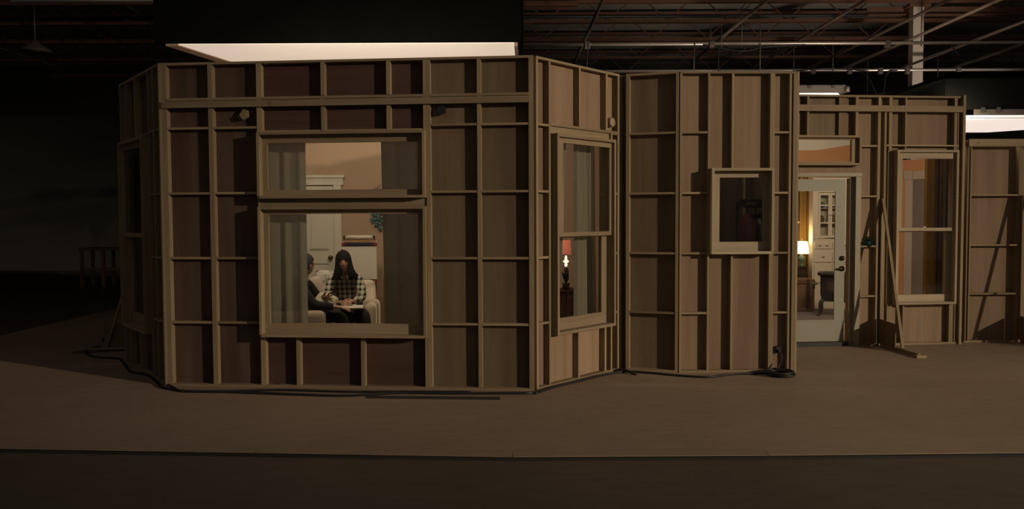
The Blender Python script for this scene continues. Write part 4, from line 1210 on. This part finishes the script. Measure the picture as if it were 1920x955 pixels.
# ---- the woman, facing the window
Hm = Matrix.Translation((-1.873, 9.18, 1.115)) @ Euler((R(6), R(-4), R(10))).to_matrix().to_4x4()
pel, wai, che, shc, nck, hdp = (-1.88, 9.36, .52), (-1.88, 9.36, .66), (-1.875, 9.32, .82), (-1.873, 9.29, .915), (-1.873, 9.25, .98), (-1.873, 9.215, 1.05)
hipL, hipR = (-1.78, 9.33, .52), (-1.98, 9.33, .52)
knL, knR = (-1.60, 8.90, .545), (-1.78, 8.88, .545)
anL, anR = (-1.58, 8.95, .10), (-1.76, 8.92, .10)
toL, toR = (-1.57, 8.80, .045), (-1.76, 8.77, .045)
shL, shR = (-1.715, 9.28, .90), (-2.03, 9.28, .90)
elL, elR = (-1.665, 9.17, .70), (-2.07, 9.14, .69)
wrL, wrR = (-1.735, 8.99, .685), (-1.865, 8.97, .665)
hands = hand_chains(wrL, (-.75, -.55, -.10), (.35, -.5, -.7), (-.1, .2, -.95), .55, thumb=1)[:] 
hands2 = hand_chains(wrR, (.80, -.50, -.02), (-.35, -.5, -.7), (.1, .2, -.95), .55, thumb=1)[:]
body_ch = [[(pel, (.12, .09)), (wai, (.09, .07)), (che, (.09, .065)), (shc, (.065, .05)), (nck, .043), (hdp, .045)],
           [(shc, (.065, .05)), (shL, .040), (elL, .034), (wrL, .021)], [(shc, (.065, .05)), (shR, .040), (elR, .034), (wrR, .021)],
           [(pel, (.12, .09)), (hipL, .085), (knL, .055), (anL, .036), (toL, .03)], [(pel, (.12, .09)), (hipR, .085), (knR, .055), (anR, .036), (toR, .03)]]
wm = skin_mesh('person', body_ch + hands + hands2, SKIN, None, 2, merge=[head_bm(Hm)])
props(wm, 'seated woman with long dark hair and plaid flannel shirt, clipboard on her lap', 'person')
face_parts(wm, Hm)
sh_ch = [[((-1.88, 9.36, .50), (.155, .125)), (wai, (.128, .105)), (che, (.140, .108)), (shc, (.128, .09)), ((-1.873, 9.27, .945), (.075, .065))],
         [(shc, (.128, .09)), (shL, .062), (elL, .052), (tuple(Vector(wrL).lerp(Vector(elL), .10)), .036)],
         [(shc, (.128, .09)), (shR, .062), (elR, .052), (tuple(Vector(wrR).lerp(Vector(elR), .10)), .036)]]
skin_mesh('shirt', sh_ch, PLAID, wm, 2)
tr_ch = [[(pel, (.145, .115)), (hipL, .098), (knL, .074), (tuple(Vector(anL) + Vector((0, 0, .03))), .058)],
         [(pel, (.145, .115)), (hipR, .098), (knR, .074), (tuple(Vector(anR) + Vector((0, 0, .03))), .058)]]
skin_mesh('trousers', tr_ch, TROUS, wm, 2)
for a, t_ in ((anL, toL), (anR, toR)):
    skin_mesh('shoe', [[((a[0], a[1] + .03, .05), .045), ((t_[0], (a[1] + t_[1]) / 2, .045), .045), ((t_[0], t_[1] - .02, .04), .036)]], BLK, wm, 1)
# hair: crown shell, fringe and long locks
def hair_shell(M, mat, parent, open_test, grow=.012, name='hair'):
    bm = bmesh.new()
    bmesh.ops.create_uvsphere(bm, u_segments=28, v_segments=20, radius=1)
    for v in bm.verts:
        x, y, z = v.co
        v.co = Vector((x * (.074 + grow), y * (.094 + grow) + .004, z * (.114 + grow) + .004))
    bmesh.ops.delete(bm, geom=[f for f in bm.faces if open_test(f.calc_center_median())], context='FACES')
    ge = bmesh.ops.solidify(bm, geom=bm.faces[:], thickness=.008)
    bmesh.ops.transform(bm, matrix=M, verts=bm.verts[:])
    return from_bm(name, bm, mat, parent, smooth=True)
def long_hair(M, mat, parent):
    """one mass of long hair: crown, fringe and two fronts that fall to the chest"""
    bm = bmesh.new()
    nz, na = 26, 40
    rnd = random.Random(2)
    rows = []
    for j in range(nz + 1):
        t = j / nz
        z = .126 - .312 * t
        if z > .03:
            k = math.sqrt(max(0.0, 1 - ((z - .0) / .127) ** 2)); rx, ry, cy = .090 * k, .108 * k, .004
        else:
            q = (.03 - z) / .24
            rx = .0875 + .012 * q + .060 * q ** 2.3; ry = .105 - .006 * q; cy = .004 - .004 * q
        if z > .040: al = 0.0
        elif z > .022: al = .70 * (.040 - z) / .018
        else: al = .70 - .36 * min(1, (.030 - z) / .15) ** 1.5
        row = []
        for i in range(na + 1):
            ph = al + (2 * math.pi - 2 * al) * i / na
            w_ = 1 + .020 * math.sin(13 * ph + 3 * t) * min(1, t * 3) + .018 * math.sin(5 * ph + 9 * t) * t
            end = .05 * max(0, t - .75) * math.sin(7 * ph)
            row.append(bm.verts.new((-rx * w_ * math.sin(ph), cy - ry * w_ * math.cos(ph), z + end)))
        rows.append(row)
    for j in range(nz):
        for i in range(na):
            bm.faces.new((rows[j][i], rows[j][i + 1], rows[j + 1][i + 1], rows[j + 1][i]))
    bmesh.ops.remove_doubles(bm, verts=bm.verts[:], dist=1e-5)
    bmesh.ops.recalc_face_normals(bm, faces=bm.faces[:])
    bmesh.ops.solidify(bm, geom=bm.faces[:], thickness=.010)
    bmesh.ops.transform(bm, matrix=M, verts=bm.verts[:])
    return from_bm('hair', bm, mat, parent, smooth=True)
long_hair(Hm, HAIRD, wm)
for s in (-1, 1):                                   # shirt collar
    prism('collar', PLAID, [(s * .004, -.02), (s * .055, .030), (s * .075, -.005), (s * .040, -.055)], -.006, .006, wm, loc=(-1.873, 9.185, .955))
cbd = empty('clipboard', (-1.735, 8.86, .632), R(8), 'pale clipboard with papers on the lap of the woman in plaid', 'clipboard')
box('board', OAK, (-.115, -.155, 0), (.135, .155, .005), cbd); box('paper', PAPER, (-.11, -.15, .0055), (.13, .14, .010), cbd); box('clip', STEEL, (-.04, .125, .0105), (.05, .153, .022), cbd)

# ---- the man, seated side-on and facing right
Hm2 = Matrix.Translation((-2.195, 8.80, 1.095)) @ Euler((R(8), 0, R(150))).to_matrix().to_4x4()
pel, wai, che, shc, nck, hdp = (-2.33, 8.82, .54), (-2.34, 8.82, .66), (-2.31, 8.81, .80), (-2.27, 8.81, .895), (-2.235, 8.81, .965), (-2.21, 8.805, 1.03)
hipN, hipF = (-2.31, 8.72, .53), (-2.31, 8.92, .53)
knN, knF = (-1.80, 8.69, .565), (-1.84, 8.90, .56)
anN, anF = (-1.74, 8.66, .10), (-1.72, 8.91, .10)
toN, toF = (-1.59, 8.62, .045), (-1.57, 8.92, .045)
shN, shF = (-2.235, 8.65, .885), (-2.235, 8.97, .885)
elN, elF = (-2.06, 8.57, .68), (-2.10, 9.0, .68)
wrN, wrF = (-1.835, 8.60, .665), (-1.995, 8.70, .76)
h1 = hand_chains(wrN, (.95, .1, -.15), (.0, -1, -.1), (-.1, 0, -.98), .35, thumb=1)
h2 = hand_chains(wrF, (.75, -.45, .05), (.25, -.1, -.95), (-.35, -.9, -.1), .22, .9, thumb=1)
body_ch = [[(pel, (.13, .10)), (wai, (.10, .08)), (che, (.10, .075)), (shc, (.07, .055)), (nck, .050), (hdp, .052)],
           [(shc, (.07, .055)), (shN, .045), (elN, .040), (wrN, .025)], [(shc, (.07, .055)), (shF, .045), (elF, .044), (wrF, .025)],
           [(pel, (.15, .12)), (hipN, .09), (knN, .06), (anN, .042), (toN, .034)], [(pel, (.15, .12)), (hipF, .09), (knF, .06), (anF, .042), (toF, .034)]]
mn = skin_mesh('person', body_ch + h1 + h2, SKIN, None, 2, merge=[head_bm(Hm2)])
props(mn, 'grey-haired man in black sweater seated sideways, half hidden by the left curtain', 'person')
face_parts(mn, Hm2)
sw = [[((-2.33, 8.82, .52), (.172, .142)), (wai, (.160, .135)), (che, (.172, .135)), (shc, (.140, .112)), ((-2.247, 8.81, .94), (.08, .075))],
      [(shc, (.140, .112)), (shN, .072), (elN, .060), (tuple(Vector(wrN).lerp(Vector(elN), .08)), .040)],
      [(shc, (.140, .112)), (shF, .072), (elF, .060), (tuple(Vector(wrF).lerp(Vector(elF), .08)), .040)]]
skin_mesh('sweater', sw, KNIT, mn, 2)
skin_mesh('trousers', [[(pel, (.165, .135)), (hipN, .105), (knN, .082), (tuple(Vector(anN) + Vector((0, 0, .03))), .064)],
                       [(pel, (.165, .135)), (hipF, .105), (knF, .082), (tuple(Vector(anF) + Vector((0, 0, .03))), .064)]], TROUSM, mn, 2)
for a, t_ in ((anN, toN), (anF, toF)):
    skin_mesh('shoe', [[((a[0] - .03, a[1], .05), .05), (((a[0] + t_[0]) / 2, t_[1], .045), .048), ((t_[0] + .02, t_[1], .04), .038)]], BLK, mn, 1)
lathe('collar', SHIRTW, [(.068, 0), (.074, .006), (.064, .040), (.058, .044), (.058, .02)], (-2.236, 8.81, .948), mn, 18, (0, R(22), 0))
hair_shell(Hm2, HAIRG, mn, lambda c: c.z < -.05 or (c.y < -.02 and c.z < .055) or (c.y < .02 and c.z < -.0 and abs(c.x) > .05), .009)

# ------------------------------------------------------------------ cables on the floor
def cable(pts, r, label, z=.012, name='floor_cable'):
    o = tube(name, RUB, spline([(x, y, z) for x, y in pts], 6), r, n=7)
    return props(o, label, 'cable')
cable([(-5.12, 10.21), (-5.16, 10.045), (-5.02, 9.684), (-4.772, 9.419), (-4.461, 9.303), (-4.211, 8.924), (-3.958, 8.513), (-3.684, 8.304), (-3.461, 7.973),
       (-3.28, 7.70), (-3.115, 7.592), (-3.012, 7.519), (-2.634, 7.488), (-1.92, 7.36), (-1.478, 7.307), (-1.017, 7.409), (-.533, 7.377), (.186, 7.38)], .013,
      'long black cable snaking round the left corner and along the base of the front wall')
cable([(-3.56, 8.20), (-3.40, 7.99), (-3.19, 7.71), (-3.021, 7.543), (-2.6, 7.52), (-2.1, 7.56), (-1.5, 7.47), (-.9, 7.46), (-.35, 7.44)], .011,
      'second black cable lying along the base of the front wall left of centre', .011)
cable([(.2, 7.37), (.394, 7.66), (.639, 7.92), (.907, 8.22), (1.167, 8.394), (1.429, 8.30), (1.69, 8.154), (1.94, 8.094), (2.186, 8.227), (2.56, 8.27)], .012,
      'black cable running along the base of the bay and middle walls to the coil')
cl = empty('cable_coil', (2.665, 8.20, 0), 0, 'coil of black cable on the floor at the foot of the middle wall', 'cable coil')
pts = []
for k in range(6 * 28):
    a = 2 * math.pi * k / 28
    tt = k / 28
    rr = .075 + .012 * (tt % 3) + .006 * math.sin(a * 1.3 + tt)
    pts.append((rr * 1.25 * math.cos(a), rr * 1.35 * math.sin(a), .012 + .011 * (tt // 1.5)))
tube('loops', RUB, pts, .0105, cl, 6)
oc = tube('outlet_cord', RUB, spline([(2.735, 8.375, .20), (2.74, 8.355, .15), (2.715, 8.345, .09), (2.69, 8.32, .05), (2.66, 8.30, .06)], 6), .007, n=6)
props(oc, 'thin black cord hanging from the outlet down to the coil', 'cable')
cl = empty('cable_coil', (-5.0, 10.52, 0), 0, 'dark coil of cable by the brace in the shadow at the left', 'cable coil')
pts = [((.15 + .012 * (k // 20)) * math.cos(k * .314), (.22 + .014 * (k // 20)) * math.sin(k * .314), .014 + .013 * (k // 20)) for k in range(100)]
tube('loops', RUB, pts, .013, cl, 6)
props(prism('floor_strip', STRIPM, [(-1.29, 7.235), (-.11, 7.155), (-.11, 7.25), (-1.30, 7.33)], .0006, .006, axis='Z'), 'flat black strip lying on the floor in front of the picture window', 'strip')
props(prism('floor_strip', PLYD, [(-5.2, 9.72), (-4.62, 9.93), (-4.66, 10.02), (-5.23, 9.81)], .0006, .02, axis='Z'), 'short flat board on the floor beside the left brace', 'board')
props(tube('cable_end', RUB, [(1.10, 8.50, .014), (1.14, 8.40, .03), (1.24, 8.25, .012)], .014), 'short black cable end at the foot of the inner wall corner', 'cable')

# far left: work bench and hanging lamp in the dark
wb = empty('work_bench', (-9.65, 19.6, 0), 0, 'dim wooden work bench far back in the dark at the left', 'bench')
box('bench_top', BENCHM, (-.48, -.3, .86), (.62, .3, .92), wb)
for x in (-.46, .04, .55):
    for y in (-.28, .22): box('leg', BENCHM, (x, y, 0), (x + .07, y + .06, .859), wb)
box('stretcher', BENCHM, (-.46, -.26, .40), (.6, -.22, .46), wb)
hl = empty('hanging_lamp', (-9.0, 15.8, 4.83), 0, 'unlit pale hanging warehouse lamp high in the dark at the left', 'lamp')
lathe('shade', GREYM, [(.30, -.06), (.29, -.04), (.10, .08), (.06, .14), (.05, .14)], (0, 0, 0), hl, 18)
tube('stem', STEELD, [(0, 0, .14), (0, 0, .80)], .015, hl, 6)
